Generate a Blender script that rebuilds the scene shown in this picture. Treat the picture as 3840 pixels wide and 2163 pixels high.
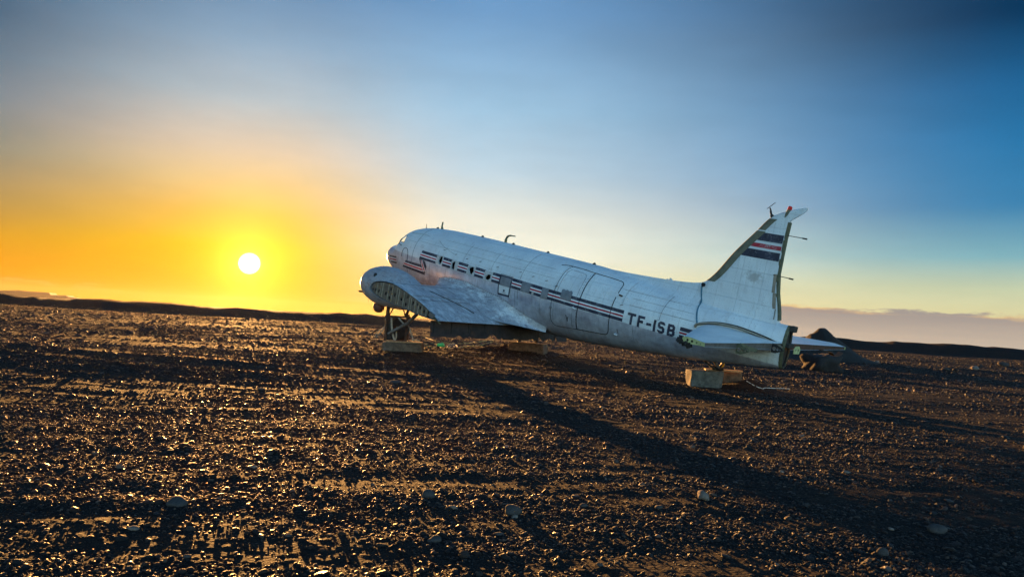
import bpy, bmesh, math, random, bisect
import numpy as np
from mathutils import Vector, Matrix
from mathutils.geometry import tessellate_polygon

for o in list(bpy.data.objects):
    bpy.data.objects.remove(o)
sc = bpy.context.scene
COL = sc.collection
R = math.radians

# ------------------------------------------------------------------ camera
FPX, CPITCH, CROLL, CAMZ = 2808.9, R(2.6763), R(3.1526), 1.5
cam = bpy.data.cameras.new('camera')
cam.sensor_width = 36.0
cam.lens = 36.0 * FPX / 3840.0
cam.clip_start, cam.clip_end = 0.1, 40000
camo = bpy.data.objects.new('camera', cam)
COL.objects.link(camo)
camo.location = (0, 0, CAMZ)
camo.rotation_euler = (Matrix.Rotation(math.pi / 2 + CPITCH, 4, 'X') @ Matrix.Rotation(CROLL, 4, 'Z')).to_euler()
sc.camera = camo

# ------------------------------------------------------------------ node helper
def lin(c):
    return tuple(((v / 255.0) / 12.92 if v <= 10 else ((v / 255.0 + 0.055) / 1.055) ** 2.4) for v in c)

class NT:
    def __init__(s, tree):
        s.t = tree
    def new(s, kind, **kw):
        n = s.t.nodes.new(kind)
        for k, v in kw.items():
            setattr(n, k, v)
        return n
    def put(s, sock, v):
        if isinstance(v, bpy.types.NodeSocket):
            s.t.links.new(v, sock)
        elif isinstance(v, (tuple, list)) and len(v) == 3 and sock.type == 'RGBA':
            sock.default_value = (*v, 1)
        else:
            sock.default_value = v
    def m(s, op, a, b=0.0, c=0.0, clamp=False):
        n = s.new('ShaderNodeMath', operation=op, use_clamp=clamp)
        for i, v in enumerate((a, b, c)):
            s.put(n.inputs[i], v)
        return n.outputs[0]
    def vm(s, op, a, b=(0, 0, 0)):
        n = s.new('ShaderNodeVectorMath', operation=op)
        s.put(n.inputs[0], a)
        s.put(n.inputs[1], b)
        return n.outputs[1] if op in ('DOT_PRODUCT', 'LENGTH') else n.outputs[0]
    def sep(s, v):
        n = s.new('ShaderNodeSeparateXYZ')
        s.put(n.inputs[0], v)
        return n.outputs
    def comb(s, x, y, z):
        n = s.new('ShaderNodeCombineXYZ')
        for i, v in enumerate((x, y, z)):
            s.put(n.inputs[i], v)
        return n.outputs[0]
    def mix(s, f, a, b, blend='MIX'):
        n = s.new('ShaderNodeMix', data_type='RGBA', blend_type=blend)
        s.put(n.inputs[0], f)
        s.put(n.inputs[6], a)
        s.put(n.inputs[7], b)
        return n.outputs[2]
    def mixf(s, f, a, b):
        n = s.new('ShaderNodeMix', data_type='FLOAT')
        s.put(n.inputs[0], f)
        s.put(n.inputs[2], a)
        s.put(n.inputs[3], b)
        return n.outputs[0]
    def noise(s, vec, scale, detail=4, rough=0.55):
        n = s.new('ShaderNodeTexNoise')
        if vec is not None:
            s.put(n.inputs['Vector'], vec)
        n.inputs['Scale'].default_value = scale
        n.inputs['Detail'].default_value = detail
        n.inputs['Roughness'].default_value = rough
        return n.outputs[0]
    def ss(s, v, a, b, oa=0.0, ob=1.0):
        n = s.new('ShaderNodeMapRange', interpolation_type='SMOOTHSTEP')
        for i, x in enumerate((v, a, b, oa, ob)):
            s.put(n.inputs[i], x)
        return n.outputs[0]
    def ramp(s, v, stops, lo=0.0, hi=1.0):
        n = s.new('ShaderNodeValToRGB')
        f = s.m('DIVIDE', s.m('SUBTRACT', v, lo), hi - lo, clamp=True)
        s.put(n.inputs[0], f)
        el = n.color_ramp.elements
        while len(el) < len(stops):
            el.new(0.5)
        for e, (p, c) in zip(el, stops):
            e.position = (p - lo) / (hi - lo)
            e.color = (*lin(c), 1)
        return n.outputs[0]
    def bump(s, h, dist, strength=1.0):
        n = s.new('ShaderNodeBump')
        n.inputs['Strength'].default_value = strength
        n.inputs['Distance'].default_value = dist
        s.put(n.inputs['Height'], h)
        return n.outputs[0]

# ------------------------------------------------------------------ sky
SUN_EL, SUN_AZ = R(3.28), R(-19.42)          # azimuth measured from +Y towards +X
SUN = Vector((math.sin(SUN_AZ) * math.cos(SUN_EL), math.cos(SUN_AZ) * math.cos(SUN_EL), math.sin(SUN_EL)))
world = bpy.data.worlds.new('World')
sc.world = world
world.use_nodes = True
W = NT(world.node_tree)
bg = world.node_tree.nodes['Background']
D = W.vm('NORMALIZE', W.new('ShaderNodeTexCoord').outputs['Generated'])
dx, dy, dz = W.sep(D)
elev = W.m('MULTIPLY', W.m('ARCSINE', dz), 180 / math.pi)
hl = W.m('SQRT', W.m('ADD', W.m('MULTIPLY', dx, dx), W.m('MULTIPLY', dy, dy)))
caz = W.m('DIVIDE', W.m('ADD', W.m('MULTIPLY', dx, math.sin(SUN_AZ)), W.m('MULTIPLY', dy, math.cos(SUN_AZ))), W.m('MAXIMUM', hl, 1e-4))
daz = W.m('MULTIPLY', W.m('ARCCOSINE', W.m('MINIMUM', W.m('MAXIMUM', caz, -1.0), 1.0)), 180 / math.pi)
saz = W.m('MULTIPLY', W.m('ARCTAN2', W.m('SUBTRACT', W.m('MULTIPLY', dx, math.cos(SUN_AZ)), W.m('MULTIPLY', dy, math.sin(SUN_AZ))), W.m('MULTIPLY', caz, hl)), 180 / math.pi)   # degrees right (+) or left (-) of the sun
theta = W.m('MULTIPLY', W.m('ARCCOSINE', W.m('MINIMUM', W.vm('DOT_PRODUCT', D, tuple(SUN)), 1.0)), 180 / math.pi)
# four columns of sky, by height above the horizon: left of the sun, over it, right of it, square to it
L_ramp = W.ramp(elev, [(0, (236, 138, 0)), (1.7, (240, 152, 3)), (3.8, (212, 150, 42)), (6.1, (166, 139, 90)), (9.2, (124, 132, 126)), (12.5, (92, 116, 134)), (17.5, (54, 86, 114)), (26, (38, 70, 104)), (90, (24, 48, 80))], 0, 90)
S_ramp = W.ramp(elev, [(0, (255, 162, 0)), (2.5, (255, 184, 0)), (4.5, (255, 196, 10)), (6.8, (248, 194, 84)), (9, (240, 204, 140)), (11.4, (230, 208, 180)), (15, (186, 198, 204)), (19, (144, 172, 196)), (23, (106, 144, 182)), (32, (60, 100, 146)), (90, (26, 52, 90))], 0, 90)
C_ramp = W.ramp(elev, [(0, (252, 212, 130)), (2.5, (254, 236, 178)), (5.2, (253, 249, 224)), (8, (236, 237, 224)), (11.4, (192, 214, 226)), (16, (160, 198, 224)), (23, (112, 158, 202)), (32, (66, 112, 160)), (90, (28, 54, 92))], 0, 90)
R_ramp = W.ramp(elev, [(0, (218, 202, 150)), (2.1, (222, 213, 162)), (3.9, (198, 207, 172)), (6, (128, 178, 188)), (9.3, (60, 132, 178)), (13.5, (40, 118, 170)), (17, (30, 98, 148)), (21, (8, 54, 90)), (90, (14, 40, 70))], 0, 90)
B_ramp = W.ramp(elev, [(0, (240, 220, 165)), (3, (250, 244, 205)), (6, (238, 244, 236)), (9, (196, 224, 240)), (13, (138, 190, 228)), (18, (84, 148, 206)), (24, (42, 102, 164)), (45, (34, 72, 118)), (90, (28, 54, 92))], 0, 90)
def lerp(v, a, b):
    return W.m('DIVIDE', W.m('SUBTRACT', v, a), b - a, clamp=True)
base = W.mix(W.ss(saz, -22, 1), L_ramp, S_ramp)
base = W.mix(W.ss(saz, 1, 17), base, C_ramp)
base = W.mix(W.ss(saz, 15, 55), base, R_ramp)
base = W.mix(W.ss(saz, -28, -80), base, R_ramp)
# unseen sky opposite the sun, brightened to fill the shaded hull side
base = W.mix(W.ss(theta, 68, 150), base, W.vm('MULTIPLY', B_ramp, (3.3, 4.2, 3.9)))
nish = W.new('ShaderNodeTexSky', sky_type='NISHITA', sun_disc=False, sun_elevation=SUN_EL, sun_rotation=SUN_AZ, dust_density=1.0, ozone_density=2.0)
nc = W.vm('DIVIDE', nish.outputs[0], W.vm('ADD', nish.outputs[0], (1.6, 1.6, 1.6)))
base = W.mix(W.ss(theta, 60, 110, 0.0, 0.08), base, nc)
# faint high veil
ci = W.noise(W.vm('MULTIPLY', D, (2.2, 2.2, 9)), 2.6, 7, 0.62)
base = W.vm('MULTIPLY', base, W.ss(ci, 0.25, 0.75, 0.95, 1.05))
# low bank of cloud along the horizon
cn = W.noise(W.vm('MULTIPLY', D, (5, 5, 34)), 1.3, 6, 0.6)
cn2 = W.noise(W.vm('MULTIPLY', D, (3, 3, 60)), 2.0, 4, 0.5)
ctop = W.m('ADD', W.ss(daz, 4, 40, 0.9, 2.35), W.m('ADD', W.m('MULTIPLY', W.m('SUBTRACT', cn, 0.5), 2.2), W.m('MULTIPLY', W.m('SUBTRACT', W.noise(W.vm('MULTIPLY', D, (30, 30, 90)), 1.0, 6, 0.65), 0.5), 0.9)))
cmask = W.ss(W.m('SUBTRACT', elev, ctop), -0.10, 0.13, 1.0, 0.0)
cop = W.m('MULTIPLY', cmask, W.ss(daz, 3, 36, 0.35, 0.93))
ccol = W.mix(W.ss(daz, 8, 40), lin((250, 160, 8)), W.mix(W.ss(elev, 0, 2.4), lin((190, 176, 162)), lin((158, 148, 146))))
ccol = W.mix(W.m('MULTIPLY', W.ss(cn2, 0.4, 0.7), 0.35), ccol, W.vm('MULTIPLY', ccol, (1.18, 1.12, 1.05)))
rim = W.m('MULTIPLY', W.ss(W.m('SUBTRACT', elev, ctop), -0.34, 0.02), W.ss(cn2, 0.42, 0.62))
ccol = W.mix(W.m('MULTIPLY', rim, 0.75), ccol, lin((250, 205, 130)))
base = W.mix(cop, base, ccol)
# a thin streak of cloud low beside the sun
st = W.m('MULTIPLY', W.ss(W.m('ABSOLUTE', W.m('SUBTRACT', elev, 1.9)), 0.0, 0.35, 1.0, 0.0), W.ss(cn2, 0.5, 0.66))
base = W.mix(W.m('MULTIPLY', st, W.ss(daz, 10, 16, 0.0, 0.25)), base, lin((190, 105, 20)))
# the sun and its aureole
glow = W.m('ADD', W.m('EXPONENT', W.m('MULTIPLY', theta, -0.42)), W.m('MULTIPLY', W.m('EXPONENT', W.m('MULTIPLY', theta, -1.6)), 2.0))
base = W.vm('ADD', base, W.comb(W.m('MULTIPLY', glow, 1.4), W.m('MULTIPLY', glow, 0.80), W.m('MULTIPLY', glow, 0.10)))
disc = W.ss(theta, 0.25, 0.80, 30.0, 0.0)
base = W.vm('ADD', base, W.comb(disc, W.m('MULTIPLY', disc, 0.92), W.m('MULTIPLY', disc, 0.7)))
SKY = 0.12
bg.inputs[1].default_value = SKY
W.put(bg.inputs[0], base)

# ------------------------------------------------------------------ sun, exposure
sl = bpy.data.lights.new('sun', 'SUN')
sl.energy = 2.0
sl.angle = R(0.53)
sl.color = (1.0, 0.47, 0.13)
slo = bpy.data.objects.new('sun', sl)
COL.objects.link(slo)
slo.rotation_euler = SUN.to_track_quat('Z', 'Y').to_euler()
slo.location = (-20, 50, 30)
vs = sc.view_settings
vs.view_transform = 'Standard'
vs.look = 'None'
vs.gamma = 1.0
vs.use_curve_mapping = False
vs.exposure = math.log2(1 / SKY)
sc.cycles.caustics_reflective = False
sc.cycles.caustics_refractive = False
sc.cycles.max_bounces = 6
sc.cycles.diffuse_bounces = 3
sc.cycles.glossy_bounces = 3
sc.cycles.sample_clamp_indirect = 6.0

# ------------------------------------------------------------------ mesh helpers
rng = random.Random(7)
NP = np.random.RandomState(11)

def link(o, parent=None):
    COL.objects.link(o)
    if parent is not None:
        o.parent = parent
    return o

def obj(name, V, F, mat, parent=None, smooth=False, flip=False, fix=True, sharp=35):
    me = bpy.data.meshes.new(name)
    if flip:                                   # aircraft sheets are written with y to port
        V = [(x, -y, z) for x, y, z in V]
    me.from_pydata([tuple(map(float, v)) for v in V], [], [tuple(f) for f in F])
    if fix:
        b = bmesh.new()
        b.from_mesh(me)
        bmesh.ops.recalc_face_normals(b, faces=b.faces)
        b.to_mesh(me)
        b.free()
    me.materials.append(mat)
    if smooth:
        me.shade_smooth()
        me.set_sharp_from_angle(angle=R(sharp))
    me.update()
    return link(bpy.data.objects.new(name, me), parent)

def thing(name, label, cat, loc=(0, 0, 0), group=None):
    o = bpy.data.objects.new(name, None)
    o.empty_display_size = 0.2
    o.location = loc
    return tag(link(o), label, cat, group)

def tag(o, label, cat, group=None):
    o['label'] = label
    o['category'] = cat
    if group:
        o['group'] = group
    return o

class MB:
    "collects shapes for ONE mesh"
    def __init__(s):
        s.V, s.F = [], []
    def add(s, V, F):
        k = len(s.V)
        s.V += [tuple(v) for v in V]
        s.F += [tuple(i + k for i in f) for f in F]
        return s
    def box(s, c, size, rot=None, bevel=0.0):
        b = bmesh.new()
        bmesh.ops.create_cube(b, size=1)
        for v in b.verts:
            v.co = Vector((v.co.x * size[0], v.co.y * size[1], v.co.z * size[2]))
        if bevel:
            bmesh.ops.bevel(b, geom=list(b.edges), offset=bevel, segments=2, affect='EDGES', profile=0.6)
        if rot is not None:
            bmesh.ops.transform(b, matrix=rot, verts=b.verts)
        b.verts.index_update()
        V = [tuple(v.co + Vector(c)) for v in b.verts]
        F = [[v.index for v in f.verts] for f in b.faces]
        b.free()
        return s.add(V, F)
    def tube(s, P, r, n=8, cap=True):
        P = [Vector(p) for p in P]
        rs = r if isinstance(r, (list, tuple)) else [r] * len(P)
        V, F = [], []
        up = None
        for i, p in enumerate(P):
            t = (P[min(i + 1, len(P) - 1)] - P[max(i - 1, 0)]).normalized()
            if up is None:
                up = t.orthogonal().normalized()
            up = (up - t * up.dot(t)).normalized()
            sd = t.cross(up)
            for k in range(n):
                a = 2 * math.pi * k / n
                V.append(p + (up * math.cos(a) + sd * math.sin(a)) * rs[i])
        for i in range(len(P) - 1):
            for k in range(n):
                F.append((i * n + k, i * n + (k + 1) % n, (i + 1) * n + (k + 1) % n, (i + 1) * n + k))
        if cap:
            F.append(tuple(range(n))[::-1])
            F.append(tuple((len(P) - 1) * n + k for k in range(n)))
        return s.add(V, F)
    def ribbon(s, P, w, th, side):
        "flat strap along P: width w along 'side', thickness th"
        side = Vector(side).normalized()
        P = [Vector(p) for p in P]
        V, F = [], []
        for i, p in enumerate(P):
            t = (P[min(i + 1, len(P) - 1)] - P[max(i - 1, 0)]).normalized()
            nrm = t.cross(side).normalized()
            for a, c in ((-1, -1), (1, -1), (1, 1), (-1, 1)):
                V.append(p + side * a * w / 2 + nrm * c * th / 2)
        for i in range(len(P) - 1):
            for k in range(4):
                F.append((i * 4 + k, i * 4 + (k + 1) % 4, i * 4 + 4 + (k + 1) % 4, i * 4 + 4 + k))
        F += [(3, 2, 1, 0), tuple((len(P) - 1) * 4 + k for k in range(4))]
        return s.add(V, F)
    def bar(s, a, b, w, h, bevel=0.0):
        a, b = Vector(a), Vector(b)
        d = b - a
        q = d.to_track_quat('X', 'Z').to_matrix().to_4x4()
        return s.box((a + b) / 2, (d.length, w, h), q, bevel)
    def build(s, name, mat, parent=None, smooth=False, flip=False, sharp=35):
        return obj(name, s.V, s.F, mat, parent, smooth, flip, True, sharp)

def curve(pts, n):
    "Catmull-Rom through pts, n samples per span"
    P = [Vector(p) for p in pts]
    out = []
    for i in range(len(P) - 1):
        a, b, c, d = P[max(i - 1, 0)], P[i], P[i + 1], P[min(i + 2, len(P) - 1)]
        for k in range(n):
            t = k / n
            out.append(0.5 * ((2 * b) + (c - a) * t + (2 * a - 5 * b + 4 * c - d) * t * t + (3 * b - a - 3 * c + d) * t ** 3))
    out.append(P[-1])
    return out

def holed(outer, holes, th, mapper, cuts=0):
    "plate of thickness th with holes; mapper(u, v, depth) -> xyz"
    loops = [outer] + holes
    tri = tessellate_polygon([[Vector((u, v, 0)) for u, v in lp] for lp in loops])
    b = bmesh.new()
    vs = [b.verts.new((u, v, 0)) for lp in loops for u, v in lp]
    for t in tri:
        try:
            b.faces.new([vs[i] for i in t])
        except ValueError:
            pass
    if cuts:
        bmesh.ops.subdivide_edges(b, edges=list(b.edges), cuts=cuts, use_grid_fill=True)
    b.verts.index_update()
    n = len(b.verts)
    V = [mapper(v.co.x, v.co.y, th) for v in b.verts] + [mapper(v.co.x, v.co.y, 0.0) for v in b.verts]
    F = [tuple(v.index for v in f.verts) for f in b.faces]
    F += [tuple(v.index + n for v in f.verts)[::-1] for f in b.faces]
    for e in b.edges:
        if len(e.link_faces) == 1:
            i, j = e.verts[0].index, e.verts[1].index
            F.append((i, j, j + n, i + n))
    b.free()
    return V, F

def circ(u, v, r, n=14, ry=None):
    return [(u + r * math.cos(2 * math.pi * i / n), v + (ry or r) * math.sin(2 * math.pi * i / n)) for i in range(n)]

# ------------------------------------------------------------------ materials
def mat(name, col, rough=0.6, metal=0.0, var=0.25, scale=3.0, bump=0.0, bscale=40.0, tint=None, spec=0.5, chip=None):
    "plain weathered material: base colour broken up by two noises"
    m = bpy.data.materials.new(name)
    m.use_nodes = True
    n = NT(m.node_tree)
    p = m.node_tree.nodes['Principled BSDF']
    co = n.new('ShaderNodeTexCoord').outputs['Object']
    a = n.noise(co, scale, 6, 0.62)
    b = n.noise(co, scale * 7.3, 5, 0.6)
    f = n.m('ADD', n.m('MULTIPLY', a, 0.65), n.m('MULTIPLY', b, 0.35))
    lo = tuple(c * (1 - var) for c in (tint or col))
    hi = tuple(min(c * (1 + var), 1) for c in col)
    bc = n.mix(n.ss(f, 0.32, 0.68), lo, hi)
    if chip:                                   # paint flaked off in specks and small patches
        k = n.m('ADD', n.m('MULTIPLY', n.noise(co, 55, 6, 0.7), 0.6), n.m('MULTIPLY', n.noise(co, 4, 5, 0.65), 0.4))
        bc = n.mix(n.m('MULTIPLY', n.ss(k, 0.55, 0.60), 0.8), bc, chip)
    n.put(p.inputs['Base Color'], bc)
    n.put(p.inputs['Roughness'], n.mixf(b, max(rough - 0.15, 0.05), min(rough + 0.15, 1)))
    p.inputs['Metallic'].default_value = metal
    p.inputs['Specular IOR Level'].default_value = spec
    if bump:
        h = n.noise(co, bscale, 6, 0.65)
        n.put(p.inputs['Normal'], n.bump(h, bump))
    return m

M_navy = mat('navy_paint', (0.020, 0.020, 0.045), 0.5, var=0.35, scale=5, chip=(0.42, 0.41, 0.42))
M_red = mat('red_paint', (0.42, 0.014, 0.03), 0.5, var=0.25, scale=5, chip=(0.45, 0.42, 0.42))
M_white = mat('white_paint', (0.80, 0.80, 0.80), 0.4, var=0.10, scale=4)
M_black = mat('black_gap', (0.008, 0.008, 0.009), 0.8, var=0.2)
M_seam = mat('seam_line', (0.20, 0.19, 0.20), 0.6, var=0.3)
M_patch = mat('patch_panel', (0.22, 0.22, 0.24), 0.45, metal=0.4, var=0.25, scale=6)
M_cover = mat('window_cover', (0.50, 0.47, 0.45), 0.6, var=0.2, scale=9)
M_boot = mat('leading_edge_rubber', (0.17, 0.155, 0.10), 0.75, var=0.3, scale=6)
M_olive = mat('primer_olive', (0.12, 0.11, 0.06), 0.7, var=0.45, scale=7)
M_zinc = mat('primer_yellow_green', (0.45, 0.45, 0.20), 0.65, var=0.3, scale=9)
M_rib = mat('rib_metal', (0.34, 0.27, 0.20), 0.5, metal=0.25, var=0.3, scale=6)
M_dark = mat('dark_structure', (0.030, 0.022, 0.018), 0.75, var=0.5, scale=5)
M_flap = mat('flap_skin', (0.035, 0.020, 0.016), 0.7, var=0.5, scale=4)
M_ribd = mat('rib_web', (0.17, 0.12, 0.085), 0.6, metal=0.2, var=0.35, scale=6)
M_rust = mat('rusty_steel', (0.075, 0.03, 0.015), 0.75, var=0.5, scale=8, bump=0.004, bscale=60)
M_steel = mat('grey_steel', (0.20, 0.18, 0.17), 0.5, metal=0.7, var=0.3, scale=8)
M_brownm = mat('brown_engine_metal', (0.14, 0.06, 0.045), 0.6, metal=0.3, var=0.4, scale=8)
M_strap = mat('webbing_strap', (0.42, 0.36, 0.28), 0.8, var=0.25, scale=20)
M_strapd = mat('dark_strap', (0.05, 0.035, 0.03), 0.8, var=0.3, scale=20)
M_conc = mat('concrete', (0.10, 0.092, 0.082), 0.9, var=0.5, scale=7, bump=0.02, bscale=35)
M_conc2 = mat('tan_concrete', (0.13, 0.085, 0.058), 0.9, var=0.5, scale=7, bump=0.02, bscale=35)
M_wood = mat('weathered_plank', (0.40, 0.22, 0.11), 0.8, var=0.4, scale=10, bump=0.004, bscale=30)
M_rope = mat('yellow_rope', (0.50, 0.38, 0.13), 0.8, var=0.35, scale=25)
M_green = mat('green_plastic', (0.03, 0.55, 0.16), 0.35, var=0.2, scale=8)
M_yell = mat('yellow_plastic', (0.75, 0.42, 0.02), 0.45, var=0.2, scale=8)
M_pale = mat('pale_cord', (0.55, 0.55, 0.52), 0.7, var=0.2, scale=20)
M_rubber = mat('tyre_rubber', (0.022, 0.018, 0.018), 0.8, var=0.4, scale=10)
M_redlamp = mat('red_beacon_lens', (0.75, 0.015, 0.01), 0.25, var=0.15, scale=8)
M_rock = mat('grey_rock', (0.042, 0.035, 0.032), 0.9, var=0.35, scale=12, bump=0.01, bscale=50)
M_rockp = mat('pale_rock', (0.15, 0.11, 0.085), 0.9, var=0.3, scale=12, bump=0.01, bscale=50)

def skin_material(name, split):
    """weathered aircraft skin: white paint, bare aluminium below the cheat line (split), scuffs, streaks, stains, lap joints"""
    m = bpy.data.materials.new(name)
    m.use_nodes = True
    n = NT(m.node_tree)
    p = m.node_tree.nodes['Principled BSDF']
    co = n.new('ShaderNodeTexCoord').outputs['Object']
    x, y, z = n.sep(co)
    big = n.noise(co, 0.9, 5, 0.6)
    mid = n.noise(co, 4.5, 6, 0.65)
    fine = n.noise(co, 26, 6, 0.7)
    streak = n.noise(n.vm('MULTIPLY', co, (9, 9, 0.9)), 1.0, 5, 0.6)
    paint = n.mix(n.ss(big, 0.3, 0.7), (0.66, 0.66, 0.67), (0.80, 0.80, 0.79))
    paint = n.mix(n.m('MULTIPLY', n.ss(streak, 0.52, 0.75), 0.35), paint, (0.42, 0.40, 0.37))
    paint = n.mix(n.m('MULTIPLY', n.ss(mid, 0.60, 0.78), 0.45), paint, (0.36, 0.33, 0.30))
    paint = n.mix(n.m('MULTIPLY', n.ss(fine, 0.66, 0.74), 0.5), paint, (0.25, 0.23, 0.22))
    paint = n.mix(n.m('MULTIPLY', n.ss(n.noise(n.vm('MULTIPLY', co, (2.2, 2.2, 1.0)), 1.6, 9, 0.72), 0.55, 0.75), 0.55), paint, (0.40, 0.36, 0.33))
    metal = n.mix(n.ss(mid, 0.3, 0.7), (0.46, 0.44, 0.49), (0.68, 0.66, 0.71))
    metal = n.mix(n.m('MULTIPLY', n.ss(big, 0.5, 0.7), 0.6), metal, (0.34, 0.28, 0.33))
    metal = n.mix(n.m('MULTIPLY', n.ss(streak, 0.55, 0.8), 0.4), metal, (0.20, 0.16, 0.16))
    if split == 'hull':
        line = n.m('ADD', z, n.m('MULTIPLY', x, 0.0205))          # the lower edge of the cheat line
        wob = n.m('MULTIPLY', n.m('SUBTRACT', mid, 0.5), 0.02)
        isw = n.ss(n.m('ADD', line, wob), 0.150, 0.162)
    elif split in ('worn', 'nacelle'):
        isw = n.ss(n.m('ADD', n.m('MULTIPLY', n.noise(n.vm('MULTIPLY', co, (1.0, 2.4, 2.4)), 1.7, 9, 0.72), 0.8), n.m('MULTIPLY', fine, 0.25)), 0.50, 0.62)
        metal = n.mix(n.ss(fine, 0.35, 0.65), (0.34, 0.33, 0.36), (0.52, 0.51, 0.53))
        metal = n.mix(n.m('MULTIPLY', n.ss(n.noise(n.vm('MULTIPLY', co, (1.2, 4.0, 4.0)), 2.3, 8, 0.7), 0.50, 0.66), 0.8), metal, (0.17, 0.125, 0.135))
        paint = n.mix(0.30, paint, (0.46, 0.43, 0.46))
        paint = n.mix(n.m('MULTIPLY', n.ss(n.noise(co, 1.3, 8, 0.7), 0.56, 0.72), 0.7), paint, (0.27, 0.20, 0.17))
    else:
        isw = 1.0
    if split == 'nacelle':
        paint = n.mix(n.ss(mid, 0.3, 0.6, 0.35, 0.8), paint, (0.24, 0.165, 0.16))
    skin_col = n.mix(isw, metal, paint)
    n.put(p.inputs['Metallic'], n.m('MULTIPLY', n.m('SUBTRACT', 1.0, isw), 0.36 if split == 'hull' else 0.22))
    n.put(p.inputs['Roughness'], n.mixf(isw, n.mixf(mid, 0.28, 0.52), n.mixf(mid, 0.26, 0.46)))
    p.inputs['Specular IOR Level'].default_value = 0.6
    # oil-canning of the sheets, and lap joints every half metre along, every 0.4 m around
    def joint(v, step, w):
        f = n.m('FRACT', n.m('DIVIDE', v, step))
        return n.ss(n.m('ABSOLUTE', n.m('SUBTRACT', f, 0.5)), 0.5 - w / step, 0.5)
    jt = n.m('MAXIMUM', joint(x, 0.62, 0.006), joint(z, 0.41, 0.005))
    # rivet rows beside the joints
    def dots(u, v, su, sv, r):
        a = n.m('SUBTRACT', n.m('FRACT', n.m('DIVIDE', u, su)), 0.5)
        b = n.m('SUBTRACT', n.m('FRACT', n.m('DIVIDE', v, sv)), 0.5)
        d = n.m('SQRT', n.m('ADD', n.m('POWER', n.m('MULTIPLY', a, su), 2.0), n.m('POWER', n.m('MULTIPLY', b, sv), 2.0)))
        return n.ss(d, r * 0.6, r, 1.0, 0.0)
    rv = n.m('MAXIMUM', dots(x, z, 0.31, 0.07, 0.011), dots(z, x, 0.205, 0.08, 0.010))
    skin_col = n.mix(n.m('MULTIPLY', n.m('MAXIMUM', n.m('MULTIPLY', jt, 0.8), rv), n.ss(big, 0.35, 0.6, 0.15, 0.5)), skin_col, (0.16, 0.15, 0.15))
    if split == 'white':                                          # old scuff on the fin
        d = n.vm('LENGTH', n.vm('MULTIPLY', n.vm('SUBTRACT', co, (16.45, 0, 1.92)), (1.5, 0, 2.4)))
        skin_col = n.mix(n.m('MULTIPLY', n.ss(n.m('ADD', d, n.m('MULTIPLY', mid, 1.2)), 0.75, 1.05, 1.0, 0.0), 0.55), skin_col, (0.26, 0.22, 0.19))
    n.put(p.inputs['Base Color'], skin_col)
    dent = n.noise(n.vm('MULTIPLY', co, (2.6, 1.0, 2.0)), 1.5, 3, 0.5)
    hgt = n.m('SUBTRACT', n.m('ADD', n.m('ADD', n.m('MULTIPLY', big, 1.0), n.m('MULTIPLY', dent, 0.8)), n.m('MULTIPLY', fine, 0.05)), n.m('MULTIPLY', jt, 0.22))
    n.put(p.inputs['Normal'], n.bump(hgt, 0.035, 0.9))
    return m

M_hull = skin_material('hull_skin', 'hull')
M_fin = skin_material('painted_skin', 'white')
M_worn = skin_material('worn_skin', 'worn')

# ------------------------------------------------------------------ terrain height
def _hash(ix, iy, seed):
    h = (ix.astype(np.int64) * 374761393 + iy.astype(np.int64) * 668265263 + seed * 974711) & 0xffffffff
    h = ((h ^ (h >> 13)) * 1274126177) & 0xffffffff
    return ((h ^ (h >> 16)) & 0xffff) / 65535.0

def vnoise(x, y, seed=0):
    ix, iy = np.floor(x), np.floor(y)
    fx, fy = x - ix, y - iy
    fx, fy = fx * fx * (3 - 2 * fx), fy * fy * (3 - 2 * fy)
    a, b = _hash(ix, iy, seed), _hash(ix + 1, iy, seed)
    c, d = _hash(ix, iy + 1, seed), _hash(ix + 1, iy + 1, seed)
    return (a * (1 - fx) + b * fx) * (1 - fy) + (c * (1 - fx) + d * fx) * fy - 0.5

def sstep(v, a, b):
    t = np.clip((v - a) / (b - a), 0, 1)
    return t * t * (3 - 2 * t)

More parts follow.
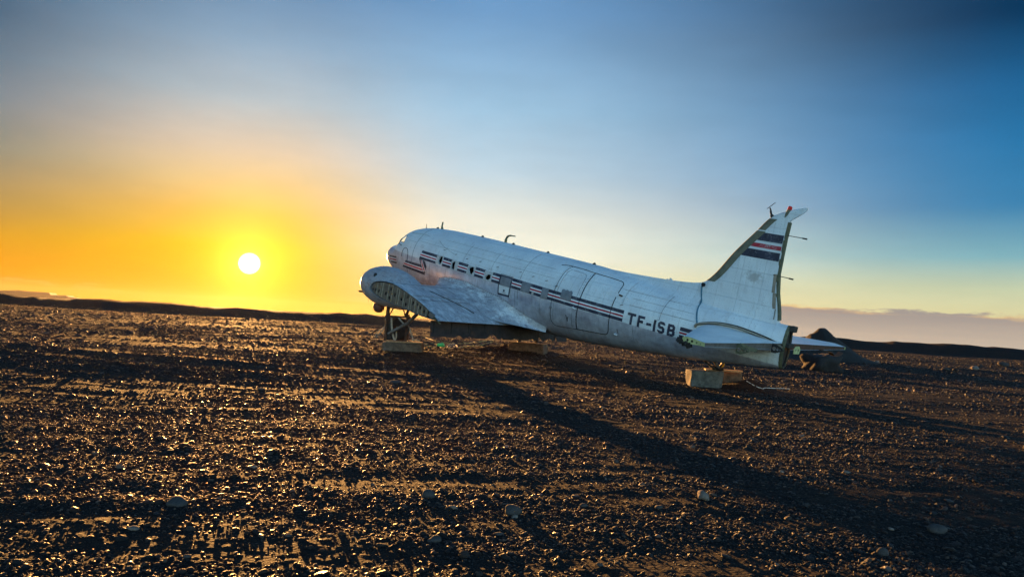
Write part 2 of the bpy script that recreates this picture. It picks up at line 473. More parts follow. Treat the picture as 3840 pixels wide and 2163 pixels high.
def height(x, y, fine=True):
    x = np.asarray(x, float)
    y = np.asarray(y, float)
    r = np.hypot(x, y)
    az = np.degrees(np.arctan2(x, y))
    wx, wy = x + 2.0 * vnoise(x * .15, y * .15, 3), y + 2.0 * vnoise(x * .15 + 9, y * .15, 4)
    z = 0.33 * sstep(y * .8 - np.maximum(x, -14) * .6, 12, 24)
    calm = 1 - 0.9 * np.maximum.reduce([np.exp(-((x - cx) ** 2 + (y - cy) ** 2) / 9.0) for cx, cy in ((-3.9, 26.6), (.9, 29.8), (5.7, 21.3))])
    amp = (0.35 + 0.65 * sstep(r, 6, 30)) * calm
    z = z + amp * (0.13 * vnoise(wx * .13, wy * .28, 1) + 0.045 * vnoise(wx * .4, wy * .9, 2))
    z = z + (0.30 * vnoise(wx * .02, wy * .06, 8) + 0.25 * vnoise(wx * .05, wy * .13, 9)) * sstep(r, 35, 70)
    # the long gravel berm round the plain
    bd = 118 + 22 * vnoise(az * .06 + 40, az * 0 + 1.5, 12) + 28 * sstep(az, 5, 30)
    bh = 1.30 + 0.45 * sstep(az, 12, 30) - 0.25 * sstep(az, -14, -6) * (1 - sstep(az, 8, 20))
    bh = bh + 0.5 * vnoise(az * .55 + 3, az * 0 + .3, 13) + 0.22 * vnoise(az * 2.1, az * 0 + .7, 14)
    z = z + np.maximum(bh, 0.2) * sstep(r, bd - 14, bd) * (1 - 0.55 * sstep(r, bd + 4, bd + 60))
    z = z + (1.3 * vnoise(x * .004, y * .004, 21) + 0.5) * sstep(r, 250, 900)
    # spoil heap beside the tail and the small mounds by the blocks
    def cone(cx, cy, rad, h, rag=0.25, seed=5):
        d = np.hypot(x - cx, y - cy) * (1 + rag * vnoise(x * 1.1, y * 1.1, seed) + 0.25 * vnoise((x - cx) * .5, (y - cy) * .5, seed + 1))
        t = np.clip(1 - d / rad, 0, 1)
        return h * (t ** 1.05)
    z = z + cone(0.1, 31.2, 2.0, 0.38, 0.5, 31) + cone(6.85, 21.2, 0.9, 0.30, 0.4, 33)
    if fine:
        k = np.clip(1.0 - (r - 30) / 60, 0.0, 1)
        rip = vnoise(wx * 1.1 + 1.5 * vnoise(x * .8, y * .8, 40), wy * 3.4, 41)
        z = z + k * (0.021 * rip + 0.010 * vnoise(x * 3.2, y * 5.2, 42) + 0.007 * vnoise(x * 8, y * 11, 43) + 0.008 * vnoise(x * 21, y * 24, 44))
    return z

def hgt(x, y):
    return float(height(np.array([x]), np.array([y]))[0])

def pixel_ray(px, py):
    cp, sp, cr, sr = math.cos(CPITCH), math.sin(CPITCH), math.cos(CROLL), math.sin(CROLL)
    fw, up0, r0 = Vector((0, cp, sp)), Vector((0, -sp, cp)), Vector((1, 0, 0))
    d = fw * FPX + (r0 * cr + up0 * sr) * (px - 1920) - (up0 * cr - r0 * sr) * (py - 1081.5)
    return d.normalized()

def on_ground(px, py):
    "where the sight line of a photo pixel meets the terrain"
    d = pixel_ray(px, py)
    s = np.geomspace(2.0, 900.0, 1600)
    below = np.nonzero(CAMZ + d.z * s < height(d.x * s, d.y * s))[0]
    k = float(s[below[0]]) if len(below) else 900.0
    return Vector((0, 0, CAMZ)) + d * k

def at_depth(px, py, Y):
    d = pixel_ray(px, py)
    return Vector((0, 0, CAMZ)) + d * (Y / d.y)

# ------------------------------------------------------------------ ground sheet
M_ground = bpy.data.materials.new('black_gravel')
M_ground.use_nodes = True
g = NT(M_ground.node_tree)
gp = M_ground.node_tree.nodes['Principled BSDF']
gco = g.new('ShaderNodeTexCoord').outputs['Object']
n1 = g.noise(gco, 0.35, 5, 0.6)
n2 = g.noise(gco, 6.0, 8, 0.7)
n3 = g.noise(gco, 38.0, 6, 0.7)
vor = g.new('ShaderNodeTexVoronoi', feature='F1')
g.put(vor.inputs['Vector'], gco)
vor.inputs['Scale'].default_value = 34
gc = g.mix(g.ss(n2, 0.35, 0.65), (0.008, 0.0055, 0.0052), (0.022, 0.0155, 0.0135))
gc = g.mix(g.m('MULTIPLY', g.ss(n1, 0.45, 0.7), 0.5), gc, (0.030, 0.020, 0.015))
gc = g.mix(g.m('MULTIPLY', g.sep(vor.outputs['Color'])[0], 0.35), gc, (0.040, 0.031, 0.027))
g.put(gp.inputs['Base Color'], gc)
g.put(gp.inputs['Roughness'], g.mixf(n3, 0.75, 1.0))
gp.inputs['Specular IOR Level'].default_value = 0.10
gh = g.m('ADD', g.m('MULTIPLY', g.m('SUBTRACT', 1.0, vor.outputs['Distance']), 0.7), g.m('ADD', g.m('MULTIPLY', n2, 1.2), g.m('MULTIPLY', n3, 0.5)))
g.put(gp.inputs['Normal'], g.bump(gh, 0.030, 1.0))

def build_ground():
    az = np.concatenate([np.linspace(-43, 43, 640), np.arange(47, 316, 6.0)])
    rr = [0.6, 1.2, 2.0, 2.8]
    while rr[-1] < 75:
        rr.append(rr[-1] * 1.0053)
    while rr[-1] < 320:
        rr.append(rr[-1] * 1.012)
    while rr[-1] < 2600:
        rr.append(rr[-1] * 1.08)
    rr = np.array(rr)
    A, Rr = np.meshgrid(np.radians(az), rr)
    X, Y = Rr * np.sin(A), Rr * np.cos(A)
    Z = height(X.ravel(), Y.ravel()).reshape(X.shape)
    nr, na = X.shape
    V = np.stack([X, Y, Z], -1).reshape(-1, 3)
    i = np.arange(nr - 1)[:, None] * na
    j = np.arange(na)[None, :]
    jn = (j + 1) % na
    Fq = np.stack([i + j, i + jn, i + na + jn, i + na + j], -1).reshape(-1, 4)[:, ::-1]
    V = np.vstack([V, [[0, 0, float(Z[0].mean())]]])
    c = len(V) - 1
    Ft = np.array([[c, (k + 1) % na, k] for k in range(na)])
    me = bpy.data.meshes.new('ground')
    me.vertices.add(len(V))
    me.vertices.foreach_set('co', V.ravel().astype(np.float32))
    loops = np.concatenate([Fq.ravel(), Ft.ravel()]).astype(np.int32)
    me.loops.add(len(loops))
    me.loops.foreach_set('vertex_index', loops)
    starts = np.concatenate([np.arange(len(Fq)) * 4, len(Fq) * 4 + np.arange(len(Ft)) * 3]).astype(np.int32)
    me.polygons.add(len(starts))
    me.polygons.foreach_set('loop_start', starts)
    me.update(calc_edges=True)
    me.validate()
    me.shade_smooth()
    me.materials.append(M_ground)
    o = link(bpy.data.objects.new('ground', me))
    o['kind'] = 'structure'
    return o
build_ground()

# far table mountain at the edge of the plain
def build_mesa():
    M_mesa = mat('far_rock', (0.045, 0.025, 0.015), 0.9, var=0.2, scale=0.002)
    Yd = 2250.0
    top = [(-420, 1090), (-200, 1085), (0, 1089), (70, 1088), (110, 1093), (160, 1095), (183, 1097), (190, 1106), (215, 1107), (248, 1107), (256, 1113), (300, 1120)]
    front = [at_depth(px, py, Yd) for px, py in top]
    V, F = [], []
    for p in front:
        V += [(p.x, Yd - 30, -20), (p.x, Yd, p.z), (p.x * 1.05, Yd + 150, p.z), (p.x * 1.05, Yd + 200, -20)]
    for i in range(len(front) - 1):
        for k in range(3):
            F.append((i * 4 + k, i * 4 + k + 1, i * 4 + k + 5, i * 4 + k + 4))
    e = (len(front) - 1) * 4
    F += [(0, 1, 2, 3), (e + 3, e + 2, e + 1, e)]
    o = obj('mesa_hill', V, F, M_mesa)
    o['kind'] = 'structure'
build_mesa()

# the loose stones lying all over the plain (nobody could count them)
def pebble_material():
    m = bpy.data.materials.new('basalt_pebbles')
    m.use_nodes = True
    n = NT(m.node_tree)
    p = m.node_tree.nodes['Principled BSDF']
    rnd = n.new('ShaderNodeObjectInfo').outputs['Random']
    co = n.new('ShaderNodeTexCoord').outputs['Object']
    c = n.ramp(rnd, [(0, (16, 12, 12)), (0.45, (28, 21, 21)), (0.78, (41, 31, 28)), (0.95, (62, 48, 41)), (1.0, (104, 86, 74))])
    n.put(p.inputs['Base Color'], c)
    n.put(p.inputs['Roughness'], n.mixf(n.m('FRACT', n.m('MULTIPLY', rnd, 17.3)), 0.32, 0.85))
    p.inputs['Specular IOR Level'].default_value = 0.34
    n.put(p.inputs['Normal'], n.bump(n.noise(co, 4, 4), 0.15, 0.6))
    return m

def build_pebbles():
    bands = [(3.6, 7.5, 3300, 0.0025, 0.0075), (7.5, 13, 1500, 0.0035, 0.0095), (13, 24, 520, 0.006, 0.0135), (24, 46, 110, 0.011, 0.022), (46, 112, 15, 0.018, 0.036)]
    P, S = [], []
    for r0, r1, dens, s0, s1 in bands:
        half = math.radians(41)
        cnt = int(half * (r1 * r1 - r0 * r0) * dens)
        r = np.sqrt(NP.uniform(r0 * r0, r1 * r1, cnt))
        a = NP.uniform(-half, half, cnt)
        x, y = r * np.sin(a), r * np.cos(a)
        keep = NP.rand(cnt) < np.clip(0.62 + 1.5 * vnoise(x * .7, y * 2.1, 77) + 1.1 * vnoise(x * .22, y * .8, 78), 0.10, 1)
        x, y = x[keep], y[keep]
        s = NP.uniform(s0, s1, len(x)) * np.exp(np.clip(NP.normal(0, 0.52, len(x)), -0.9, 1.6))
        P.append(np.stack([x, y, height(x, y) + s * 0.12], -1))
        S.append(np.stack([s * NP.uniform(.9, 1.7, len(s)), s * NP.uniform(.7, 1.2, len(s)), s * NP.uniform(.4, .8, len(s))], -1))
    P, S = np.vstack(P), np.vstack(S)
    Q = np.stack([NP.normal(0, .28, len(P)), NP.normal(0, .28, len(P)), NP.uniform(0, 6.28, len(P))], -1)
    me = bpy.data.meshes.new('gravel_stones')
    me.vertices.add(len(P))
    me.vertices.foreach_set('co', P.ravel().astype(np.float32))
    for nm, arr in (('scl', S), ('rot', Q)):
        at = me.attributes.new(nm, 'FLOAT_VECTOR', 'POINT')
        at.data.foreach_set('vector', arr.ravel().astype(np.float32))
    o = link(bpy.data.objects.new('gravel_stones', me))
    o['kind'] = 'stuff'
    o['label'] = 'dark basalt pebbles strewn all over the black plain'
    o['category'] = 'gravel'
    mt = pebble_material()
    me.materials.append(mt)
    ng = bpy.data.node_groups.new('scatter_stones', 'GeometryNodeTree')
    ng.interface.new_socket('Geometry', in_out='INPUT', socket_type='NodeSocketGeometry')
    ng.interface.new_socket('Geometry', in_out='OUTPUT', socket_type='NodeSocketGeometry')
    N, L = ng.nodes, ng.links
    gi, go = N.new('NodeGroupInput'), N.new('NodeGroupOutput')
    g2i = N.new('GeometryNodeGeometryToInstance')
    for k in range(4):
        ico = N.new('GeometryNodeMeshIcoSphere')
        ico.inputs['Radius'].default_value = 1
        ico.inputs['Subdivisions'].default_value = 2
        sp = N.new('GeometryNodeSetPosition')
        nz = N.new('ShaderNodeTexNoise')
        nz.noise_dimensions = '4D'
        nz.inputs['W'].default_value = k * 7.7
        nz.inputs['Scale'].default_value = 0.9
        sub = N.new('ShaderNodeVectorMath')
        sub.operation = 'SUBTRACT'
        sub.inputs[1].default_value = (0.5, 0.5, 0.5)
        mul = N.new('ShaderNodeVectorMath')
        mul.operation = 'SCALE'
        mul.inputs['Scale'].default_value = 1.5
        L.new(nz.outputs['Color'], sub.inputs[0])
        L.new(sub.outputs[0], mul.inputs[0])
        L.new(ico.outputs['Mesh'], sp.inputs['Geometry'])
        L.new(mul.outputs[0], sp.inputs['Offset'])
        sm = N.new('GeometryNodeSetMaterial')
        sm.inputs['Material'].default_value = mt
        sh = N.new('GeometryNodeSetShadeSmooth')
        L.new(sp.outputs[0], sh.inputs[0])
        L.new(sh.outputs[0], sm.inputs['Geometry'])
        L.new(sm.outputs[0], g2i.inputs[0])
    inst = N.new('GeometryNodeInstanceOnPoints')
    inst.inputs['Pick Instance'].default_value = True
    L.new(gi.outputs[0], inst.inputs['Points'])
    L.new(g2i.outputs[0], inst.inputs['Instance'])
    for nm, sock in (('scl', 'Scale'), ('rot', 'Rotation')):
        na = N.new('GeometryNodeInputNamedAttribute')
        na.data_type = 'FLOAT_VECTOR'
        na.inputs['Name'].default_value = nm
        L.new(na.outputs['Attribute'], inst.inputs[sock])
    L.new(inst.outputs[0], go.inputs[0])
    md = o.modifiers.new('scatter', 'NODES')
    md.node_group = ng
    print('pebbles', len(P))
build_pebbles()

# ------------------------------------------------------------------ the aircraft
AT = Vector((-5.26084, 31.60978, 4.39861))
def _air_matrix():
    yaw, pt, rl = R(-44.60293), R(11.11931), R(-1.52327)
    Rz = Matrix.Rotation(yaw, 3, 'Z')
    B = Matrix(((1, 0, 0), (0, -1, 0), (0, 0, 1)))
    Rp = Matrix(((math.cos(pt), 0, math.sin(pt)), (0, 1, 0), (-math.sin(pt), 0, math.cos(pt))))
    Rr = Matrix(((1, 0, 0), (0, math.cos(rl), -math.sin(rl)), (0, math.sin(rl), math.cos(rl))))
    return Rz @ B @ Rp @ Rr
AM = _air_matrix()                                   # model frame: x aft, y to port, z up
def A(x, y, z):
    return AM @ Vector((x, y, z)) + AT
AI = AM.inverted()
def to_air(p):
    return AI @ (Vector(p) - AT)
plane = thing('wrecked_airplane', 'white and silver twin-engine airplane wreck without engines, striped in navy and red, propped on blocks', 'airplane')
plane.matrix_world = Matrix.Translation(AT) @ (AM @ Matrix(((1, 0, 0), (0, -1, 0), (0, 0, 1)))).to_4x4()

def part(name, mb, m, parent=None, smooth=False, sharp=35):
    return mb.build(name, m, parent or plane, smooth, True, sharp)

def pchip(T):
    X = [a for a, _ in T]; Y = [b for _, b in T]; n = len(X)
    h = [X[i + 1] - X[i] for i in range(n - 1)]; d = [(Y[i + 1] - Y[i]) / h[i] for i in range(n - 1)]
    m = [0] * n; m[0] = d[0]; m[-1] = d[-1]
    for i in range(1, n - 1):
        if d[i - 1] * d[i] > 0:
            w1 = 2 * h[i] + h[i - 1]; w2 = h[i] + 2 * h[i - 1]
            m[i] = (w1 + w2) / (w1 / d[i - 1] + w2 / d[i])
    def f(x):
        x = min(max(x, X[0]), X[-1]); i = min(max(bisect.bisect_right(X, x) - 1, 0), n - 2)
        t = (x - X[i]) / h[i]
        return (1 + 2 * t) * (1 - t) ** 2 * Y[i] + t * (1 - t) ** 2 * h[i] * m[i] + t * t * (3 - 2 * t) * Y[i + 1] + t * t * (t - 1) * h[i] * m[i + 1]
    return f
ZT = pchip([(.15, -.22), (.18, -.10), (.28, .04), (.55, .21), (.95, .33), (1.3, .40), (1.42, .46), (1.52, .64), (1.8, .92), (2.1, 1.09), (2.5, 1.20), (3.0, 1.27), (3.5, 1.305), (4.2, 1.33), (6, 1.335), (8, 1.31), (10, 1.29), (11.2, 1.27), (12, 1.22), (13, 1.12), (14, 1.03), (15, .95), (16, .90), (17, .88), (17.74, .86)])
ZB = pchip([(.15, -.28), (.18, -.38), (.25, -.47), (.45, -.63), (.85, -.82), (1.4, -.98), (2.3, -1.15), (3.5, -1.27), (5, -1.33), (9, -1.33), (10, -1.30), (10.9, -1.25), (11.77, -1.16), (12.53, -1.07), (13.48, -.95), (14.23, -.85), (14.86, -.78), (15.3, -.70), (16, -.58), (17, -.40), (17.74, -.25)])
WD = pchip([(.15, .05), (.18, .15), (.25, .26), (.45, .43), (.85, .62), (1.3, .78), (1.6, .88), (2.3, 1.05), (3.2, 1.17), (4.5, 1.24), (9.5, 1.25), (11, 1.2), (12.5, 1.06), (14, .86), (15, .70), (16, .52), (17, .32), (17.74, .16)])
ZC = pchip([(.15, -.25), (.6, -.2), (2, -.05), (4, 0), (11, 0), (14, .05), (17.74, .2)])
EX = pchip([(.15, 2.0), (1.3, 2.0), (1.55, 2.6), (2.3, 2.4), (3.6, 2.0), (17.74, 2.0)])
def side(x, z):
    zc = ZC(x); r = (ZT(x) - zc) if z >= zc else (zc - ZB(x))
    e = EX(x) if z >= zc else 2.0
    u = min(abs(z - zc) / max(r, 1e-4), 1)
    return WD(x) * (1 - u ** e) ** (1 / e)
def skin_pt(x, z, off, sgn=1):
    "point off the hull by 'off' along its outward normal"
    y = side(x, z)
    zc = ZC(x); rz = (ZT(x) - zc) if z >= zc else (zc - ZB(x))
    ny, nz = y / WD(x) ** 2, (z - zc) / rz ** 2
    l = math.hypot(ny, nz) or 1
    return (x, sgn * (y + off * ny / l), z + off * nz / l)
def hull_ring(x, off=0.0, n=72):
    zc, w, t, b = ZC(x), WD(x) + off, ZT(x) - ZC(x) + off, ZC(x) - ZB(x) + off
    P = []
    for k in range(n):
        c, sn = math.cos(2 * math.pi * k / n), math.sin(2 * math.pi * k / n)
        q = 2 / EX(x) if sn >= 0 else 1.0
        P.append((x, math.copysign(w * abs(c) ** q, c), zc + math.copysign((t if sn >= 0 else b) * abs(sn) ** q, sn)))
    return P

def build_hull():
    xs = [.15, .156, .165, .18, .21, .25, .31, .39, .5, .64, .8, .95, 1.1, 1.22, 1.3, 1.36, 1.42, 1.47, 1.52, 1.6, 1.7, 1.8, 1.95, 2.1, 2.3, 2.5, 2.8, 3.2]
    while xs[-1] < 17.6:
        xs.append(xs[-1] + 0.24)
    xs.append(17.74)
    n = 72
    V, F = [], []
    for x in xs:
        V += hull_ring(x, 0, n)
    for i in range(len(xs) - 1):
        for k in range(n):
            F.append((i * n + k, i * n + (k + 1) % n, (i + 1) * n + (k + 1) % n, (i + 1) * n + k))
    F.append(tuple(range(n)))
    o = obj('fuselage', V, F, M_hull, plane, flip=True)
    o.data.materials.append(M_dark)
    md = o.modifiers.new('thick', 'SOLIDIFY')
    md.thickness = 0.03
    md.offset = -1
    md.material_offset = 1
    md.material_offset_rim = 1
    cut = bmesh.new()
    def prism(poly, axis, lo, hi):
        a, b = [], []
        for u, v in poly:
            a.append(cut.verts.new((u, lo, v) if axis == 'y' else (lo, u, v)))
            b.append(cut.verts.new((u, hi, v) if axis == 'y' else (hi, u, v)))
        m = len(poly)
        cut.faces.new(a)
        cut.faces.new(b[::-1])
        for i in range(m):
            cut.faces.new((a[(i + 1) % m], a[i], b[i], b[(i + 1) % m]))
    for hole in WIN_HOLES:
        prism(hole, 'y', -1.6, -0.7)
    prism(COCKPIT_SIDE, 'y', -1.5, -0.74)
    prism(COCKPIT_SIDE, 'y', 0.74, 1.5)
    for s in (-1, 1):
        prism([(s * .05, .47), (s * .70, .47), (s * .62, .84), (s * .05, .86)], 'x', 1.20, 2.10)
    bmesh.ops.recalc_face_normals(cut, faces=cut.faces)
    cm = bpy.data.meshes.new('cut')
    cut.to_mesh(cm)
    cut.free()
    co = bpy.data.objects.new('cut', cm)
    COL.objects.link(co)
    co.matrix_world = plane.matrix_world
    bpy.context.view_layer.update()
    bo = o.modifiers.new('holes', 'BOOLEAN')
    bo.operation = 'DIFFERENCE'
    bo.object = co
    bo.solver = 'EXACT'
    bo.use_self = True
    dg = bpy.context.evaluated_depsgraph_get()
    me = bpy.data.meshes.new_from_object(o.evaluated_get(dg))
    o.modifiers.clear()
    o.data = me
    bpy.data.objects.remove(co)
    me.shade_smooth()
    me.set_sharp_from_angle(angle=R(32))
    return o

WIN_HOLES = [
    [(4.83, .365), (4.93, .395), (5.0, .37), (5.02, .22), (4.97, .10), (4.87, .11), (4.80, .22)],
    [(5.57, .25), (5.66, .335), (5.74, .345), (5.76, .20), (5.78, .04), (5.60, .07)],
    [(6.52, .24), (6.62, .31), (6.76, .32), (6.82, .18), (6.72, .04), (6.61, .08)],
    [(7.53, .21), (7.69, .23), (7.71, .10), (7.60, .03), (7.43, .04), (7.44, .11)]]
COVERS = [(4.67, 5.06, .10, .40), (5.545, 5.93, .03, .375), (6.45, 6.87, .02, .345), (7.36, 7.77, -.01, .325)]
COCKPIT_SIDE = [(1.78, .76), (2.15, .775), (2.21, .51), (1.79, .49)]
hull = build_hull()

# --- painted marks: thin films laid on the skin
def film(quads, off, name, m, parent=None, sgn=1, n=(10, 3)):
    mb = MB()
    for q in quads:
        V, F = [], []
        for i in range(n[0] + 1):
            u = i / n[0]
            for j in range(n[1] + 1):
                v = j / n[1]
                x = (q[0][0] * (1 - u) + q[1][0] * u) * (1 - v) + (q[3][0] * (1 - u) + q[2][0] * u) * v
                z = (q[0][1] * (1 - u) + q[1][1] * u) * (1 - v) + (q[3][1] * (1 - u) + q[2][1] * u) * v
                V.append(skin_pt(x, z, off + .004, sgn))
        for i in range(n[0]):
            for j in range(n[1]):
                a = i * (n[1] + 1) + j
                F.append((a, a + 1, a + n[1] + 2, a + n[1] + 1))
        mb.add(V, F)
    return part(name, mb, m, parent, smooth=True)

def zl(x):                                       # upper edge of the cheat line
    return 0.49 - 0.0195 * x
BANDS = [('stripe', M_navy, 0.0, 0.33, .003), ('stripe', M_white, -.098, .135, .006), ('stripe', M_red, -.140, .050, .009)]
def band(x0, x1, top, bot, slant=0.0):
    t0, b0, t1, b1 = zl(x0) + top, zl(x0) + bot, zl(x1) + top, zl(x1) + bot
    return [(x0, t0), (x1, t1), (x1, b1), (x0 + slant, b0)]
for sgn in (1, -1):
    cuts = [3.69, 4.69, 5.04, 5.565, 5.91, 6.47, 6.85, 7.38, 7.75, 13.19] if sgn > 0 else [3.69, 13.19]
    for a, b in zip(cuts[::2], cuts[1::2]):
        k = max(4, int((b - a) * 10))
        first = a == 3.69
        film([band(a, b, 0, -.33, -.07 if first else 0)], .003, 'stripe', M_navy, sgn=sgn, n=(k, 5))
        film([band(a - (.03 if first else 0), b, -.100, -.235, -.02 if first else 0)], .006, 'stripe', M_white, sgn=sgn, n=(k, 3))
        film([band(a - (.04 if first else 0), b, -.142, -.195, 0)], .009, 'stripe', M_red, sgn=sgn, n=(k, 2))
    film([band(14.97, 15.36, -.02, -.31, 0)], .003, 'stripe', M_navy, sgn=sgn)
    film([band(14.97, 15.36, -.125, -.24, 0)], .006, 'stripe', M_white, sgn=sgn)
    film([band(14.97, 15.36, -.155, -.205, 0)], .009, 'stripe', M_red, sgn=sgn)
    # the lightning step down to the lower stripe on the nose
    film([[(2.70, -.12), (3.80, -.11), (4.06, -.46), (2.44, -.41)], [(3.62, .10), (4.02, .06), (4.18, -.12), (3.79, -.11)], [(3.79, -.11), (4.18, -.12), (4.12, -.30), (3.92, -.30)], [(3.92, -.30), (4.12, -.30), (4.055, -.46), (4.03, -.46)]], .0035, 'stripe', M_navy, sgn=sgn, n=(12, 5))
    film([[(2.61, -.205), (3.865, -.215), (3.95, -.345), (2.51, -.325)]], .0065, 'stripe', M_white, sgn=sgn, n=(12, 3))
    film([[(2.58, -.238), (3.885, -.250), (3.925, -.312), (2.53, -.295)]], .0095, 'stripe', M_red, sgn=sgn, n=(12, 2))
    film([[(3.745, .070), (3.865, .060), (4.135, -.30), (3.98, -.345)]], .0067, 'stripe', M_white, sgn=sgn, n=(8, 8))
    film([[(3.775, .068), (3.835, .063), (4.10, -.30), (4.02, -.325)]], .0097, 'stripe', M_red, sgn=sgn, n=(8, 8))
    # stripes on the nose cap
    film([[(1.00, -.17), (1.85, -.11), (1.90, -.39), (1.25, -.43)]], .0035, 'stripe', M_navy, sgn=sgn, n=(8, 5))
    film([[(1.07, -.235), (1.862, -.18), (1.886, -.315), (1.18, -.36)]], .0065, 'stripe', M_white, sgn=sgn, n=(8, 3))
    film([[(1.10, -.27), (1.868, -.215), (1.88, -.28), (1.15, -.325)]], .0095, 'stripe', M_red, sgn=sgn, n=(8, 2))

# --- registration TF-ISB
def stroke(P, w, closed=False):
    P = [Vector(p) for p in P]
    n = len(P)
    L, Rr = [], []
    for i in range(n):
        a = P[i - 1] if (i or closed) else None
        c = P[(i + 1) % n] if (i < n - 1 or closed) else None
        d1 = (P[i] - a).normalized() if a is not None else None
        d2 = (c - P[i]).normalized() if c is not None else None
        d = ((d1 or d2) + (d2 or d1)).normalized()
        nr = Vector((-d.y, d.x))
        k = w / 2 / max(nr.dot(Vector((-(d1 or d2).y, (d1 or d2).x))), 0.5)
        L.append(P[i] + nr * k); Rr.append(P[i] - nr * k)
    m = n if closed else n - 1
    return [[tuple(L[i]), tuple(L[(i + 1) % n]), tuple(Rr[(i + 1) % n]), tuple(Rr[i])] for i in range(m)]
LW = .074
def letter(ch, x0, x1, z0, z1):
    h = LW / 2
    if ch == 'T':
        q = stroke([(x0, z1 - h), (x1, z1 - h)], LW) + stroke([((x0 + x1) / 2, z1 - LW), ((x0 + x1) / 2, z0)], LW)
    elif ch == 'F':
        q = stroke([(x0 + h, z0), (x0 + h, z1)], LW) + stroke([(x0 + LW, z1 - h), (x1, z1 - h)], LW) + stroke([(x0 + LW, (z0 + z1) / 2), (x1 - .04, (z0 + z1) / 2)], LW)
    elif ch == '-':
        q = stroke([(x0, (z0 + z1) / 2 - .01), (x1, (z0 + z1) / 2 - .01)], LW)
    elif ch == 'I':
        q = stroke([((x0 + x1) / 2, z0), ((x0 + x1) / 2, z1)], LW)
    else:
        a, b, c, d, mz, k = x0 + h, x1 - h, z0 + h, z1 - h, (z0 + z1) / 2, .035
        if ch == 'S':
            q = stroke([(b, d - .05), (b, d - k), (b - k, d), (a + k, d), (a, d - k), (a, mz + k), (a + k, mz), (b - k, mz), (b, mz - k), (b, c + k), (b - k, c), (a + k, c), (a, c + k), (a, c + .05)], LW)
        else:
            q = stroke([(a, z0), (a, z1)], LW)
            q += stroke([(a + h, d), (b - k - .01, d), (b - .01, d - k), (b - .01, mz + k), (b - k - .01, mz)], LW)
            q += stroke([(a + h, mz), (b - k, mz), (b, mz - k), (b, c + k), (b - k, c), (a + h, c)], LW)
    return q
for ch, x0, x1 in (('T', 13.33, 13.60), ('F', 13.67, 13.89), ('-', 13.96, 14.11), ('I', 14.17, 14.25), ('S', 14.31, 14.53), ('B', 14.61, 14.84)):
    zt = .215 - (x0 - 13.33) * .025
    film(letter(ch, x0, x1, zt - .335, zt), .004, 'registration_letter', M_navy, n=(3, 3))

# --- windows: torn covers and riveted patches
for (x0, x1, z0, z1), hole in zip(COVERS, WIN_HOLES):
    V, F = holed([(x0, z0), (x1, z0), (x1, z1), (x0, z1)], [hole], .014, lambda u, v, d: skin_pt(u, v, .010 + d), 3)
    part('window_cover', MB().add(V, F), M_cover)
def patch(poly, name, m, off=.006, th=.012, parent=None):
    V, F = holed(poly, [], th, lambda u, v, d: skin_pt(u, v, off + d), 3)
    return part(name, MB().add(V, F), m, parent)
def slab(x0, x1, z0, z1, name, m, off=.004, th=.012, parent=None, n=6):
    mb = MB()
    V, F = [], []
    for i in range(2):
        for j in range(n + 1):
            z = z0 + (z1 - z0) * j / n
            for d in (off, off + th):
                V.append(skin_pt(x1 if i else x0, z, d))
    m2 = 2 * (n + 1)
    for j in range(n):
        a, b = 2 * j, m2 + 2 * j
        F += [(a + 1, b + 1, b + 3, a + 3), (a, a + 2, b + 2, b), (a, a + 1, a + 3, a + 2), (b, b + 2, b + 3, b + 1)]
    e = 2 * n
    F += [(0, m2, m2 + 1, 1), (e, e + 1, m2 + e + 1, m2 + e)]
    return part(name, mb.add(V, F), m, parent)
slab(9.21, 9.61, -.02, .30, 'window_patch', M_patch, .017)
slab(10.12, 10.39, -.05, .28, 'window_patch', M_patch, .017)
patch([(10.90, .10), (11.31, .08), (11.30, .37), (11.24, .40), (11.18, .375), (11.1, .40), (11.02, .375), (10.95, .40), (10.89, .375)], 'window_patch', M_patch, .017)
slab(9.72, 9.80, -.02, .05, 'window_patch', M_cover, .017)
# emergency exit: white hatch with a frame and a blanked window
hatch = slab(8.14, 8.75, -.33, .36, 'exit_hatch', M_fin, .010, .006)
film([[(8.14, .36), (8.75, .35), (8.75, .33), (8.14, .34)]], .019, 'hatch_frame', M_seam)
film([[(8.15, -.28), (8.71, -.27), (8.70, -.33), (8.16, -.34)]], .019, 'hatch_frame', M_navy)
film([[(8.14, .02), (8.18, .02), (8.20, -.33), (8.15, -.33)]], .019, 'hatch_frame', M_navy)
film([[(8.70, .02), (8.75, .02), (8.72, -.32), (8.67, -.32)]], .019, 'hatch_frame', M_navy)
film([[(8.14, zl(8.14)), (8.75, zl(8.75)), (8.75, zl(8.75) - .33), (8.14, zl(8.14) - .33)]], .0175, 'hatch_stripe', M_navy)
slab(8.22, 8.70, -.01, .28, 'window_patch', M_patch, .021)
film([[(8.40, -.13), (8.50, -.13), (8.47, -.20), (8.43, -.20)]], .019, 'placard', M_navy, n=(2, 2))
film([[(8.36, -.215), (8.54, -.215), (8.54, -.23), (8.36, -.23)]], .019, 'placard', M_seam, n=(2, 2))

